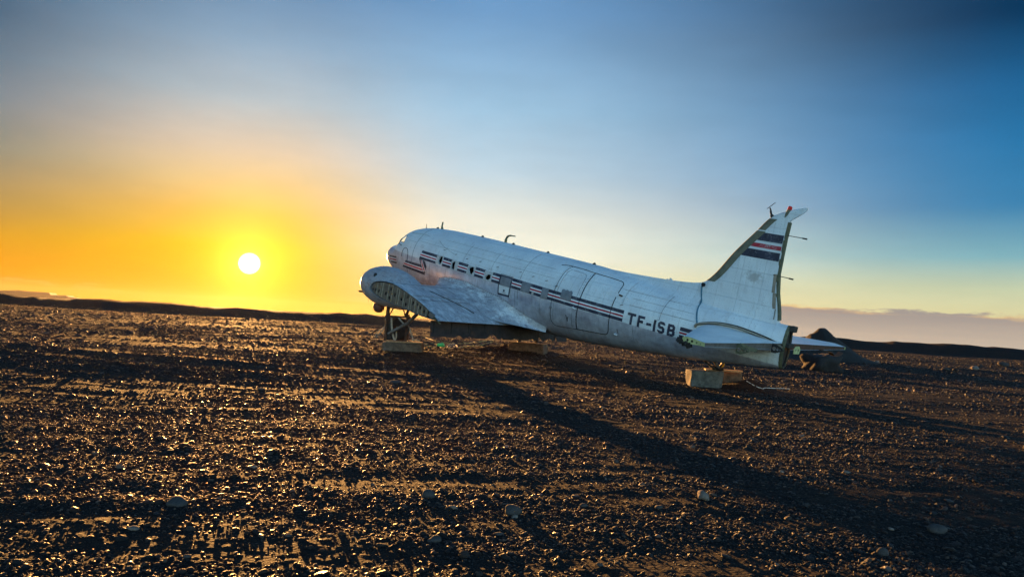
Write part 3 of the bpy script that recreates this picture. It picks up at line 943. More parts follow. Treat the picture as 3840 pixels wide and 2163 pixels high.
# --- seams, door outlines, hatches: thin beads following the skin
def bead(P, r, name, m, parent=None, sgn=1, off=.006):
    Q = curve([(x, z, 0) for x, z in P], 6)
    mb = MB().tube([skin_pt(q.x, q.y, off, sgn) for q in Q], r, 5)
    return part(name, mb, m, parent, smooth=True)
door = slab(11.66, 12.72, -.62, 1.02, 'cargo_door', M_hull, -.016, .019, n=24)
pdoor = slab(10.62, 11.57, -.76, 1.05, 'passenger_door', M_hull, -.016, .019, n=24)
bead([(10.26, 1.07), (10.5, 1.10), (10.72, 1.10), (11.15, 1.09), (11.62, 1.06), (12.1, 1.035), (12.56, 1.0), (12.68, .97), (12.75, .90), (12.77, .76), (12.77, .66)], .011, 'door_seal', M_black)
bead([(12.77, .54), (12.76, .28), (12.76, .04), (12.75, -.14), (12.73, -.40), (12.70, -.53), (12.62, -.61), (12.52, -.635), (12.1, -.67), (11.55, -.72)], .012, 'door_seal', M_black)
bead([(11.62, 1.06), (11.63, .9), (11.63, .7), (11.63, .47), (11.62, .24), (11.61, 0), (11.58, -.37), (11.55, -.72)], .013, 'door_seal', M_black)
bead([(10.68, 1.09), (10.62, .95), (10.61, .68), (10.60, .44), (10.59, .25), (10.57, -.18), (10.54, -.5), (10.55, -.68), (10.63, -.79), (10.8, -.80), (11.2, -.76), (11.55, -.72)], .007, 'door_seal', M_black)
bead([(10.80, 1.02), (10.72, .9), (10.71, .47), (10.70, .19), (10.69, -.01), (10.64, -.64)], .005, 'door_seam', M_seam)
bead([(10.86, 1.0), (11.28, .98), (11.42, .93), (11.48, .80), (11.49, .55), (11.48, .27)], .005, 'door_seam', M_seam)
bead([(11.40, -.25), (11.39, -.5), (11.37, -.70)], .005, 'door_seam', M_seam)
mb = MB()
for i in range(17):
    z = .95 - i * .098
    if not (-.1 < z < .3):
        mb.tube([skin_pt(11.56, z, .002), skin_pt(11.56, z, .014)], .009, 6)
part('rivet', mb, M_black)['kind'] = 'stuff'
bead([(12.37, .62), (12.54, .66), (12.75, .66), (12.95, .64), (13.17, .60), (13.07, .56), (12.75, .56), (12.5, .585), (12.37, .62)], .006, 'latch_plate', M_white)
mb = MB().bar(skin_pt(12.84, .62, .02), skin_pt(12.96, .60, .03), .03, .04)
part('door_latch', mb, M_rust)
part('door_hinge', MB().bar(skin_pt(10.60, .42, .03), skin_pt(10.66, .44, .05), .05, .02), M_seam)
part('door_hinge', MB().bar(skin_pt(10.57, -.22, .02), skin_pt(10.60, -.26, .05), .06, .02), M_seam)
mb = MB().bar(skin_pt(11.44, -.06, .03), skin_pt(11.56, -.09, .03), .05, .03)
part('door_latch', mb, M_white)
bead([(11.18, -.36), (11.21, -.45), (11.22, -.55), (11.24, -.45), (11.27, -.40)], .010, 'dent_crease', M_black)
bead([(13.03, -.36), (13.05, -.48)], .008, 'dent_crease', M_black)
mb = MB().bar(skin_pt(12.93, -.52, .02), skin_pt(13.03, -.53, .02), .06, .03)
part('drain_mast', mb, M_white)
bead([(14.36, .985), (14.36, .87), (14.33, .66), (14.31, .44), (14.31, .21)], .006, 'skin_seam', M_seam)
bead([(14.31, .21), (14.26, .20)], .006, 'skin_seam', M_seam)
bead([(2.32, .93), (2.7, .955), (3.15, .98), (3.6, .96)], .006, 'skin_seam', M_seam)
bead([(2.48, .64), (2.8, .65), (3.08, .64)], .004, 'skin_seam', M_seam)
for xs in (3.12, 9.05):
    for s in (1, -1):
        bead([(xs, 1.24), (xs, 1.1), (xs, .9), (xs, .6), (xs, .3), (xs + .02, 0), (xs + .03, -.2), (xs + .03, -.5)], .006 if xs < 4 else .005, 'skin_seam', M_seam, sgn=s)
for xs in (6.1, 7.6, 13.05):
    bead([(xs, 1.05), (xs, .8), (xs, .5), (xs, .36)], .0035, 'skin_seam', M_seam)
for xs in (4.35, 5.3, 7.1, 8.95, 10.1, 13.55):
    bead([(xs, -.02 if xs < 12 else -.16), (xs, -.35), (xs, -.60)], .0035, 'skin_seam', M_seam)
for z0, xa, xb in ((.72, 3.3, 10.4), (.98, 4.6, 10.2), (.62, 13.3, 15.2), (.80, 12.9, 15.0), (.42, 13.3, 15.3)):
    bead([(xa + (xb - xa) * i / 8, z0 - .012 * (xb - xa) * i / 8) for i in range(9)], .0035, 'skin_seam', M_seam)
# crew hatch behind the nose, and the flaw lines on the hull top
bead([(2.33, -.03), (2.31, .10), (2.34, .22), (2.42, .31), (2.52, .335), (2.64, .31), (2.74, .22), (2.79, .10), (2.81, -.10)], .009, 'crew_hatch', M_black)
bead([(2.81, -.10), (2.80, -.32), (2.79, -.56)], .007, 'crew_hatch', M_black)
bead([(4.3, .90), (4.75, .74), (5.1, .66), (5.5, .58)], .005, 'skin_scratch', M_seam)
for px_, pz_ in ((5.55, .57), (6.2, .52), (6.9, .55), (7.8, .52), (8.9, .55), (9.5, .52), (10.1, .50), (4.85, .62), (13.0, .35)):
    part('skin_bracket', MB().bar(skin_pt(px_, pz_, .005), skin_pt(px_ + .09, pz_ + .025, .012), .02, .02), M_seam)
for k in range(3):
    film([[(3.45, .60 - k * .045), (3.68, .60 - k * .045), (3.68, .592 - k * .045), (3.45, .592 - k * .045)]], .004, 'placard', M_seam, n=(2, 1))
# cockpit window frame
mb = MB().tube([skin_pt(x, z, .006) for x, z in COCKPIT_SIDE + COCKPIT_SIDE[:1]], .007, 6)
part('cockpit_window_frame', mb, M_dark)
mb = MB().tube([skin_pt(1.70, .75, .008), skin_pt(1.72, .58, .008), skin_pt(1.73, .40, .008), skin_pt(2.12, .37, .008)], .013, 6)
part('cockpit_window_frame', mb, M_black)
mb = MB().tube([(1.38, 0, .45), (1.54, 0, .63), (1.85, 0, .88)], .03, 6)
part('windshield_post', mb, M_hull)

# --- antennas and roof fittings
def pole(name, P, r, m, n=8):
    return part(name, MB().tube(P, r, n), m, smooth=True)
pole('antenna_mast', [(3.22, 0, 1.28), (3.19, 0, 1.40), (3.20, 0, 1.56)], [.055, .032, .028], M_olive)
pole('antenna_mast', [(2.25, 0, ZT(2.25) - .02), (2.23, 0, 1.20), (2.20, 0, 1.34)], [.03, .014, .008], M_dark)
pole('antenna_mast', curve([(6.85, 0, 1.32), (6.85, 0, 1.45), (6.92, 0, 1.56), (7.05, 0, 1.60), (7.30, 0, 1.615)], 5), [.05] * 5 + [.04] * 6 + [.032] * 5 + [.02] * 4 + [.008], M_olive)
for x in (2.95, 5.6, 7.25, 8.95, 11.0):
    part('roof_fitting', MB().tube([(x, 0, ZT(x) - .02), (x + .02, 0, ZT(x) + .05)], [.07, .03], 8), M_dark, smooth=True)

# --- tail fin
FLE = pchip([(.55, 14.3), (1.2, 14.75), (1.48, 14.99), (1.61, 15.14), (2.51, 15.76), (3.16, 16.27), (3.45, 16.49), (3.6, 16.65), (3.74, 16.95), (3.82, 17.16), (3.90, 17.47)])
FTE = pchip([(.55, 17.40), (.92, 17.36), (2.09, 17.09), (3.0, 17.08), (3.49, 17.10), (3.56, 17.18), (3.88, 17.50), (3.90, 17.50)])
FTH = pchip([(.55, .24), (.9, .17), (1.3, .125), (2.0, .105), (3.0, .075), (3.6, .045), (3.9, .012)])
def fin_y(x, z):
    a, b = FLE(z), FTE(z)
    u = min(max((x - a) / max(b - a, 1e-3), 0), 1)
    return FTH(z) * (min(u / .3, 1) * (2 - min(u / .3, 1))) ** .5 * (1 - .45 * max(u - .3, 0) / .7)
def build_fin():
    zs = [.55, .75, .92, 1.1, 1.3, 1.48, 1.61, 1.8, 2.09, 2.4, 2.7, 3.0, 3.2, 3.35, 3.45, 3.52, 3.6, 3.68, 3.76, 3.82, 3.86, 3.895]
    us = [0, .004, .015, .035, .07, .12, .2, .3, .42, .55, .7, .85, 1]
    V, F = [], []
    for z in zs:
        a, b = FLE(z), FTE(z)
        row = [(a + (b - a) * u, fin_y(a + (b - a) * u, z), z) for u in us]
        V += row + [(x, -y, z) for x, y, z in row[::-1]]
    m = 2 * len(us)
    for i in range(len(zs) - 1):
        for k in range(m):
            F.append((i * m + k, i * m + (k + 1) % m, (i + 1) * m + (k + 1) % m, (i + 1) * m + k))
    F += [tuple(range(m))[::-1], tuple((len(zs) - 1) * m + k for k in range(m))]
    return part('tail_fin', MB().add(V, F), M_fin, smooth=True, sharp=40)
fin = build_fin()
def fin_film(x0f, x1f, z0, z1, off, name, m, nz=14, nx=6):
    for s in (1, -1):
        V, F = [], []
        for j in range(nz + 1):
            z = z0 + (z1 - z0) * j / nz
            for i in range(nx + 1):
                x = x0f(z) + (x1f(z) - x0f(z)) * i / nx
                V.append((x, s * (fin_y(x, z) + off), z))
        for j in range(nz):
            for i in range(nx):
                a = j * (nx + 1) + i
                F.append((a, a + 1, a + nx + 2, a + nx + 1))
        part(name, MB().add(V, F), m, smooth=True)
bw = lambda z: FLE(z) + .30 - .06 * (z - 1.5)
te = lambda z: FTE(z) - .035
fin_film(bw, te, 2.89, 3.11, .004, 'fin_stripe', M_navy)
fin_film(bw, te, 2.705, 2.815, .004, 'fin_stripe', M_red)
fin_film(bw, te, 2.42, 2.64, .004, 'fin_stripe', M_navy)
# de-icing boot on the leading edge, wrapped round it
for z0, z1, wd in ((1.56, 3.14, .285), (3.17, 3.50, .24)):
    V, F = [], []
    us = [1, .7, .45, .25, .1, .02, 0]
    for j in range(19):
        z = z0 + (z1 - z0) * j / 18
        row = [(FLE(z) + wd * u - (.006 if u < .03 else 0), fin_y(FLE(z) + wd * u, z) + .007, z) for u in us]
        V += row + [(x, -y, zz) for x, y, zz in row[::-1]]
    m = 14
    for j in range(18):
        for k in range(m - 1):
            F.append((j * m + k, j * m + k + 1, (j + 1) * m + k + 1, (j + 1) * m + k))
    part('deicing_boot', MB().add(V, F), M_boot, smooth=True, sharp=60)
# rudder post left open along the trailing edge
mb = MB()
zs = [.93, 1.2, 1.6, 2.09, 2.5, 3.0, 3.47]
for a, b in zip(zs, zs[1:]):
    mb.bar((FTE(a) + .010, 0, a), (FTE(b) + .010, 0, b), .07 + .09 * (1 - a / 3.5), .075)
part('rudder_post', mb, M_olive)
mb = MB()
for a, b in zip(zs[:3], zs[1:4]):
    for s in (1, -1):
        mb.bar((FTE(a) - .10, s * (fin_y(FTE(a) - .1, a) + .004), a), (FTE(b) - .06, s * (fin_y(FTE(b) - .06, b) + .004), b), .006, .11)
part('rudder_post_strip', mb, M_rib)
for z, l in ((3.13, .56), (2.06, .42)):
    part('hinge_rod', MB().tube([(FTE(z), 0, z), (FTE(z) + l - .1, 0, z - .01)], .010, 6).tube([(FTE(z) + l - .12, 0, z - .01), (FTE(z) + l, 0, z - .015)], .02, 6), M_dark)
part('hinge_arm', MB().bar((17.0, .09, 2.06), (17.14, .0, 2.06), .02, .02), M_dark)
# beacon and aerial on the fin top
part('beacon_base', MB().tube([(16.93, 0, 3.52), (16.98, 0, 3.66), (17.02, 0, 3.79)], [.03, .055, .062], 12), M_boot, smooth=True)
part('beacon', MB().tube([(17.02, 0, 3.79), (17.025, 0, 3.86), (17.03, 0, 3.885)], [.056, .056, .03], 12), M_redlamp, smooth=True)
part('fin_aerial', MB().tube(curve([(16.60, 0, 3.54), (16.54, 0, 3.63), (16.50, 0, 3.74), (16.47, 0, 3.77)], 4), [.05] * 3 + [.03] * 4 + [.02] * 5 + [.015], 8).tube([(16.40, .0, 3.74), (16.58, 0, 3.915), (16.605, 0, 3.92)], .009, 6), M_dark, smooth=True)
part('fin_root_hole', MB().tube([(15.06, .10, 1.42), (15.06, .145, 1.42)], .055, 12), M_black)
# joint strip at the tail break
P = []
for i in range(13):
    z = 1.40 - 1.03 * i / 12
    x = 15.00 + .40 * (i / 12) ** 1.3
    P.append((x, max(fin_y(x, z) if z > .55 else 0, side(x, z) if z < ZT(x) else 0) + .016, z))
mb = MB().tube(P, .022, 6)
M_bluestrip = mat('blue_tape', (0.06, 0.16, 0.22), 0.6, var=0.3, scale=6)
part('tail_joint_strip', mb, M_bluestrip)
# dorsal fillet running up to the fin
DT = pchip([(11.7, 1.245), (12.3, 1.255), (12.69, 1.27), (13.37, 1.30), (14.02, 1.34), (14.55, 1.39), (15.05, 1.50), (15.3, 1.8)])
V, F = [], []
xs = [11.7 + .2 * i for i in range(18)]
us = [0, .15, .35, .6, .85, 1]
for x in xs:
    zb = ZT(x) - .10
    row = []
    for u in us:
        z = zb + (DT(x) - zb) * u
        y = (side(x, zb) + .004) * (1 - u) ** 2.4 + .045 * u ** .5 * (1 if u < 1 else .5)
        row.append((x, max(y, side(x, min(z, ZT(x))) + .003 if z < ZT(x) else y), z))
    V += row + [(a, -b, c) for a, b, c in row[::-1]]
m = 12
for i in range(len(xs) - 1):
    for k in range(m):
        F.append((i * m + k, i * m + (k + 1) % m, (i + 1) * m + (k + 1) % m, (i + 1) * m + k))
F += [tuple(range(m))[::-1], tuple((len(xs) - 1) * m + k for k in range(m))]
part('dorsal_fillet', MB().add(V, F), M_fin, smooth=True, sharp=60)
part('torn_flap', MB().box((13.93, .03, 1.345), (.10, .012, .07), Matrix.Rotation(.3, 4, 'Y')).box((13.80, .05, 1.31), (.14, .01, .05), Matrix.Rotation(-.4, 4, 'Y')), M_fin)
# dark open end of the tail
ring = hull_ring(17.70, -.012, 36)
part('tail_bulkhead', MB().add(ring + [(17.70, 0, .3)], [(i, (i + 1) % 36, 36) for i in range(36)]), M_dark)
mb = MB()
ra, rb = hull_ring(17.66, .012, 36), hull_ring(17.755, .012, 36)
mb.add(ra + rb, [(i, (i + 1) % 36, 36 + (i + 1) % 36, 36 + i) for i in range(36)])
part('tail_frame', mb, M_olive, smooth=True)
part('tail_fitting', MB().box((17.80, 0, .80), (.14, .20, .16), bevel=.02), M_dark)
part('tail_fitting', MB().box((17.78, 0, .36), (.12, .30, .10), bevel=.01), M_dark)
V, F = holed([(-.16, .18), (.16, .18), (.19, .30), (.10, .38), (-.10, .38), (-.19, .30)], [circ(-.07, .28, .035), circ(.07, .28, .035)], .02, lambda u, v, d: (17.86 + d, u - .30, v - .02))
part('hinge_bracket', MB().add(V, F), M_zinc)

# --- horizontal stabilizers (elevators gone)
def build_stab(s):
    st = []
    ny = 14
    prof = [(0, 0), (.02, .42), (.08, .75), (.2, .97), (.38, 1.0), (.6, .86), (.8, .70), (1, .60)]
    V, F = [], []
    for i in range(ny + 1):
        u = i / ny
        y = .12 + (4.02 - .12) * u
        le = 15.40 + (17.10 - 15.40) * (u ** 1.12)
        if s < 0:
            le = 15.40 + 1.75 * (u ** 1.25)
        hx = 17.69
        zc = .30 + .09 * u - (.0 if s > 0 else .17 * u)
        th = (.165 * (1 - u) + .075 * u)
        row = [(le + (hx - le) * a, s * y, zc + th * b) for a, b in prof]
        low = [(le + (hx - le) * a, s * y, zc - th * b * .9) for a, b in prof[::-1][:-1]]
        V += row + low
        st.append((y, le, hx, zc, th))
    m = 15
    for i in range(ny):
        for k in range(m):
            if k == 7:
                continue                             # open at the rear spar
            F.append((i * m + k, i * m + (k + 1) % m, (i + 1) * m + (k + 1) % m, (i + 1) * m + k))
    o = part('stabilizer', MB().add(V, F), M_fin, smooth=True)
    # rear spar web set in from the edge
    V, F = [], []
    for y, le, hx, zc, th in st:
        V += [(hx - .03, s * y, zc + th * .61), (hx - .03, s * y, zc - th * .55)]
    F = [(2 * i, 2 * i + 1, 2 * i + 3, 2 * i + 2) for i in range(ny)]
    M_spar = M_steel if s > 0 else M_rust
    part('stabilizer_spar', MB().add(V, F), M_spar, o)
    # tip rib with lightening holes
    y, le, hx, zc, th = st[-1]
    up = [(le + (hx - le) * a, zc + th * b) for a, b in prof]
    lo = [(le + (hx - le) * a, zc - th * b * .9) for a, b in prof[::-1][:-1]]
    outl = up + lo
    holes = [circ(le + (hx - le) * a, zc, r) for a, r in ((.25, .030), (.45, .030), (.66, .018), (.82, .012))]
    V, F = holed(outl[1:], holes, .01, lambda u, v, d: (u, s * (y + .003 + d), v))
    part('tip_rib', MB().add(V, F), M_zinc, o)
    return o, st
stabL, stL = build_stab(1)
stabR, stR = build_stab(-1)
# torn leading edge at the port tip
mb = MB()
for i in range(5):
    mb.box((17.02 + i * .07, 3.98 + .01 * i, .33 - .012 * i), (.12, .10, .10), Matrix.Rotation(.5 + i, 4, 'X') @ Matrix.Rotation(.3 * i, 4, 'Z'))
part('torn_leading_edge', mb, M_dark, stabL)
# elevator hinge ribs still hanging behind the spar
for y, sgn in ((2.55, 1), (0.75, 1)):
    V, F = holed([(17.68, .43), (17.68, .20), (17.80, .20), (18.02, .31), (17.80, .42)], [circ(17.75, .31, .05), circ(17.84, .31, .035), circ(17.91, .312, .022)], .014, lambda u, v, d: (u, sgn * y + d, v - .02))
    part('hinge_rib', MB().add(V, F), M_olive if y > 2 else M_dark)
part('torn_rib', MB().bar((17.72, 2.5, .40), (17.72, 1.6, .24), .02, .07).bar((17.73, 2.4, .30), (17.73, 1.7, .22), .02, .03), M_olive)
part('torn_skin', MB().ribbon(curve([(17.72, -2.2, .20), (17.80, -2.6, .17), (17.78, -3.0, .05), (17.80, -3.3, .07), (17.74, -3.6, .12)], 4), .02, .14, (0, 0, 1)), M_rust)
# fairing strip along the stabilizer root
Pf = curve([(15.38, side(15.38, .27) + .03, .26), (15.46, side(15.46, .36) + .05, .37), (15.9, side(15.9, .5) + .06, .49), (16.4, side(16.4, .5) + .06, .52), (16.8, side(16.8, .48) + .07, .485), (17.3, side(17.3, .4) + .08, .41), (17.72, .28, .31)], 5)
part('root_fairing', MB().ribbon(Pf, .13, .03, (0, 1, .35)), M_rib, smooth=True)
part('root_seal', MB().tube([(p.x, p.y - .055, p.z + .035) for p in Pf], .018, 6), M_dark, smooth=True)

# --- wing stubs
RIB_UP = [(0, .0), (.008, .14), (.064, .30), (.18, .40), (.335, .43), (.50, .34), (.655, .22), (.81, .07), (1, -.20)]
RIB_LO = [(1, -.215), (.85, -.25), (.69, -.25), (.535, -.22), (.34, -.21), (.18, -.16), (.05, -.09)]
def section(u):
    "u = 0 at the hull, 1 at the cut end; returns chord start, chord, z of the nose"
    le = 4.62 + (5.25 - 4.62) * u
    tex = 8.86 + (9.02 - 8.86) * u
    zr = -1.06 + (.16) * u
    return le, tex - le, zr
def build_wing(s):
    V, F = [], []
    ny = 12
    fine = [(a.x, a.y) for a in curve([(p[0], p[1], 0) for p in RIB_UP], 4)] + [(a.x, a.y) for a in curve([(p[0], p[1], 0) for p in RIB_LO], 3)]
    m = len(fine)
    for i in range(ny + 1):
        u = i / ny
        y = .4 + (4.34 - .4) * u
        le, ch, zr = section(u)
        V += [(le + ch * a, s * y, zr + b) for a, b in fine]
    for i in range(ny):
        for k in range(m):
            F.append((i * m + k, i * m + (k + 1) % m, (i + 1) * m + (k + 1) % m, (i + 1) * m + k))
    w = part('wing', MB().add(V, F), M_worn, smooth=True, sharp=50)
    le, ch, zr = section(1)
    # rib closing the cut end: plate with lightening holes, set in from the skin edge
    ins = [(a, b * .93 - .003) for a, b in fine if a < .90]
    outl = [(le + ch * (.02 + a * .965), zr + b) for a, b in ins]
    holes = []
    for a, b in ((.045, .0), (.085, .02), (.135, .02), (.24, .02), (.305, .22), (.30, -.08), (.37, .08), (.47, .02), (.555, .16), (.54, -.10), (.635, .02), (.70, .04), (.74, -.04), (.795, -.12)):
        holes.append(circ(le + ch * a, zr + b + .02, .052 if a < .6 else .045, 12, .058))
    V, F = holed(outl, holes, .012, lambda x, z, d: (x, s * (4.30 + d), z))
    rib = part('end_rib', MB().add(V, F), M_ribd, w)
    fu = pchip([(a, b) for a, b in RIB_UP])
    fl = pchip([(a, b) for a, b in sorted(RIB_LO)])
    for a in (.11, .16, .19, .275, .335, .405, .435, .505, .59, .615, .67, .72, .77, .83):
        x = le + ch * a
        zt, zb = zr + fu(a) - .05, zr + fl(max(a, .05)) + .03
        part('stiffener', MB().box((x, s * 4.322, (zt + zb) / 2), (.034, .026, zt - zb), None, .006), M_rib, rib)
    return w
wingL = build_wing(1)
wingR = build_wing(-1)
le1, ch1, zr1 = section(1)
part('wing_end_fitting', MB().box((8.66, 4.33, -1.02), (.24, .07, .16), Matrix.Rotation(.25, 4, 'Y'), .02), M_steel)
part('wing_end_bracket', MB().bar((8.72, 4.34, -1.06), (9.06, 4.28, -1.19), .03, .03), M_olive)
# seams across the wing top
def wing_top(x, u):
    le, ch, zr = section(u)
    a = (x - le) / ch
    return zr + pchip(RIB_UP)(a)
for xa, xb in ((6.35, 6.2), (7.55, 7.3), (7.85, 7.6)):
    mb = MB().tube([(xa + (xb - xa) * i / 8, 4.3 - 3.0 * i / 8, wing_top(xa + (xb - xa) * i / 8, 1 - .76 * i / 8) + .006) for i in range(9)], .008, 5)
    part('wing_seam', mb, M_seam)
mb = MB().ribbon([(6.9 + .25 * i, 3.1 - .12 * i, wing_top(6.9 + .25 * i, .68 - .03 * i) + .012) for i in range(7)], .05, .008, (0, 1, 0))
part('wing_walk_strip', mb, M_strapd)
# split flap hanging down below the trailing edge, with a torn lower edge
top_z = lambda y: -1.18 - .06 * (4.3 - y) / 3
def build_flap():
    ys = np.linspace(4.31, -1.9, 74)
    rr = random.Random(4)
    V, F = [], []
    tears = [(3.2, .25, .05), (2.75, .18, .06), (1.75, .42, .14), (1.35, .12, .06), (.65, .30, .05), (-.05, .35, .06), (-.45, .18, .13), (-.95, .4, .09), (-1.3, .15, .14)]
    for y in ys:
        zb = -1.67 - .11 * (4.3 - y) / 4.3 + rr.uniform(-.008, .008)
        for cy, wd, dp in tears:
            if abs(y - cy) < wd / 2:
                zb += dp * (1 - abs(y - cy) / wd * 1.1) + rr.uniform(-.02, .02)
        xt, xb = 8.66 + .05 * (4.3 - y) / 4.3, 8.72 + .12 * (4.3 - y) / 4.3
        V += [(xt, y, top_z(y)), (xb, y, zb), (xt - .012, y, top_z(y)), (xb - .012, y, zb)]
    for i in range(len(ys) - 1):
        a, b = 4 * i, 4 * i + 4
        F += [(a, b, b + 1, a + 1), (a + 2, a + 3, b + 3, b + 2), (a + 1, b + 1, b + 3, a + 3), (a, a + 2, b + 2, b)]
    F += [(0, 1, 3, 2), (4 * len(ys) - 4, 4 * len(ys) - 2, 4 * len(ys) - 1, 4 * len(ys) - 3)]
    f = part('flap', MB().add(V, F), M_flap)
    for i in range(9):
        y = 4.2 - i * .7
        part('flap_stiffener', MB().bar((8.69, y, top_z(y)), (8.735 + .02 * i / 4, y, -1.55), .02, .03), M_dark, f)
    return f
build_flap()
# wing root fillet
FZ = pchip([(4.70, -.72), (4.80, -.55), (5.1, -.36), (5.66, -.26), (6.25, -.25), (7.45, -.35), (8.3, -.45), (8.72, -.57), (9.14, -.70), (9.77, -.88), (10.4, -1.04), (11.0, -1.16)])
FW = pchip([(4.70, .10), (4.9, .42), (5.4, .62), (6.5, .78), (7.5, .85), (8.4, .78), (8.9, .50), (9.4, .22), (9.9, .06), (10.3, .005)])
def build_fillet(s):
    xs = [4.70, 4.74, 4.8, 4.9, 5.0] + [5.2 + .2 * i for i in range(26)]
    V, F = [], []
    nu = 10
    for x in xs:
        za = FZ(x)
        ya = side(x, za)
        yb = ya + FW(x)
        if x < 8.7:
            zb = max(wing_top(x, min(max((yb - .4) / 3.94, 0), 1)) + .004, -1.3)
        else:
            k = min((x - 8.7) / 1.5, 1)
            zb = wing_top(8.7, .3) * (1 - k) + (-1.16) * k
        zb = min(zb, za - .02)
        for i in range(nu + 1):
            t = i / nu
            # concave quarter curve: leaves the hull downwards, lands flat on the wing
            y = ya + (yb - ya) * (t ** 1.9) + .012 * (1 - t)
            z = zb + (za - zb) * ((1 - t) ** 1.9)
            y = max(y, side(x, max(z, ZB(x) + .02)) + .008)
            V.append((x, s * y, z))
    for i in range(len(xs) - 1):
        for k in range(nu):
            a = i * (nu + 1) + k
            F.append((a, a + 1, a + nu + 2, a + nu + 1))
    return part('wing_fillet', MB().add(V, F), M_worn, smooth=True, sharp=70)
for s in (1, -1):
    build_fillet(s)
mb = MB()
for i in range(46):
    x = 5.0 + i * .098
    x_, y_, z_ = skin_pt(x, FZ(x) + .012, .010)
    mb.box((x_, y_ + .006, z_), (.016, .012, .016))
part('fillet_rivets', mb, M_black)['kind'] = 'stuff'

# --- engine nacelles, engines gone
NT_ = pchip([(2.90, -.98), (2.94, -.82), (3.09, -.58), (3.3, -.43), (3.55, -.34), (4.0, -.245), (4.44, -.23), (5.19, -.33), (5.79, -.53), (6.3, -.66), (7.0, -.86)])
NB_ = pchip([(2.90, -1.10), (2.94, -1.26), (3.09, -1.42), (3.35, -1.54), (3.74, -1.66), (4.2, -1.68), (5.0, -1.62), (6.0, -1.40), (7.0, -1.15)])
NW_ = pchip([(2.90, .08), (2.94, .26), (3.09, .47), (3.35, .62), (3.74, .71), (4.4, .72), (5.2, .64), (6.0, .46), (7.0, .12)])
def build_nacelle(s):
    xs = [2.90, 2.905, 2.92, 2.95, 3.0, 3.09, 3.2, 3.35, 3.55, 3.8, 4.1, 4.44, 4.8, 5.2, 5.6, 6.0, 6.4, 6.7, 7.0]
    n = 40
    V, F = [], []
    for x in xs:
        zt, zb, w = NT_(x), NB_(x), NW_(x)
        for k in range(n):
            a = 2 * math.pi * k / n
            V.append((x, s * 2.82 + w * math.cos(a), (zt + zb) / 2 + (zt - zb) / 2 * math.sin(a)))
    for i in range(len(xs) - 1):
        for k in range(n):
            F.append((i * n + k, i * n + (k + 1) % n, (i + 1) * n + (k + 1) % n, (i + 1) * n + k))
    F += [tuple(range(n)), tuple((len(xs) - 1) * n + k for k in range(n))[::-1]]
    return part('nacelle', MB().add(V, F), M_nac, smooth=True, sharp=60)
M_nac = skin_material('nacelle_skin', 'nacelle')
nacL = build_nacelle(1)
nacR = build_nacelle(-1)
def lump(c, r, seed, sub=3, rag=.12, flat=1.0):
    b = bmesh.new()
    bmesh.ops.create_icosphere(b, subdivisions=sub, radius=1)
    rr = random.Random(seed)
    ph = [(Vector((rr.uniform(-1, 1), rr.uniform(-1, 1), rr.uniform(-1, 1))) * rr.uniform(1, 3), rr.uniform(0, 6)) for _ in range(6)]
    V = []
    for v in b.verts:
        k = 1 + rag * sum(math.sin(v.co.dot(d) * 1.6 + p) for d, p in ph) / 2.4
        q = v.co * k
        V.append((c[0] + q.x * r[0], c[1] + q.y * r[1], c[2] + q.z * r[2]))
    F = [[v.index for v in f.verts] for f in b.faces]
    b.free()
    return V, F
pot = part('oil_cooler', MB().add(*lump((3.80, 2.82, -1.80), (.22, .20, .20), 3, 3, .05)), M_brownm, smooth=True)
part('exhaust_stub', MB().tube([(3.2, 2.82, -1.38), (2.85, 2.82, -1.42), (2.42, 2.82, -1.49)], [.055, .05, .035], 10), M_brownm, smooth=True)
part('exhaust_collar', MB().add(*lump((2.93, 2.82, -1.38), (.17, .15, .15), 9, 2, .08)), M_brownm, smooth=True)
part('loose_wire', MB().tube(curve([(3.25, 2.9, -1.5), (3.22, 2.9, -1.62), (3.27, 2.9, -1.72)], 4), .008, 5), M_strapd)
part('nacelle_hole', MB().tube([(4.15, 3.36, -.60), (4.17, 3.44, -.57)], .075, 10), M_dark)

# --- what is left of the landing gear (parts of the airplane, laid out from world points)
def wpart(name, pts, r, m, n=8):
    return part(name, MB().tube([to_air(p) for p in pts], r, n), m, smooth=True)
GY = 26.45
wpart('gear_leg', [at_depth(1459, 1128, GY), at_depth(1453, 1190, GY)], .065, M_rust)
wpart('gear_strut', [at_depth(1480, 1146, GY), at_depth(1457, 1188, GY)], .022, M_rust)
wpart('gear_strut', [at_depth(1511, 1150, GY), at_depth(1521, 1190, GY)], .026, M_rust)
wpart('gear_leg', [at_depth(1533, 1158, GY), at_depth(1521, 1190, GY)], .05, M_rust)
wpart('drag_strut', [at_depth(1565, 1176, 25.3), at_depth(1530, 1212, 25.8), at_depth(1456, 1251, 26.1)], [.06, .07, .05], M_steel)
c = at_depth(1488, 1233, 26.75)
prof = [(.10, .13), (.30, .13), (.36, .12), (.41, .07), (.42, 0), (.41, -.07), (.36, -.12), (.30, -.13), (.10, -.13)]
V, F = [], []
n = 28
for k in range(n):
    a = 2 * math.pi * k / n
    for r_, w_ in prof:
        V.append(to_air(c + Vector((r_ * math.cos(a), w_, r_ * math.sin(a)))))
m = len(prof)
for k in range(n):
    for i in range(m - 1):
        F.append((k * m + i, k * m + i + 1, ((k + 1) % n) * m + i + 1, ((k + 1) % n) * m + i))
part('landing_wheel', MB().add(V, F), M_rubber, smooth=True, sharp=60)
wpart('wheel_axle', [c + Vector((0, -.2, 0)), c + Vector((0, .2, 0))], .1, M_rust, 12)
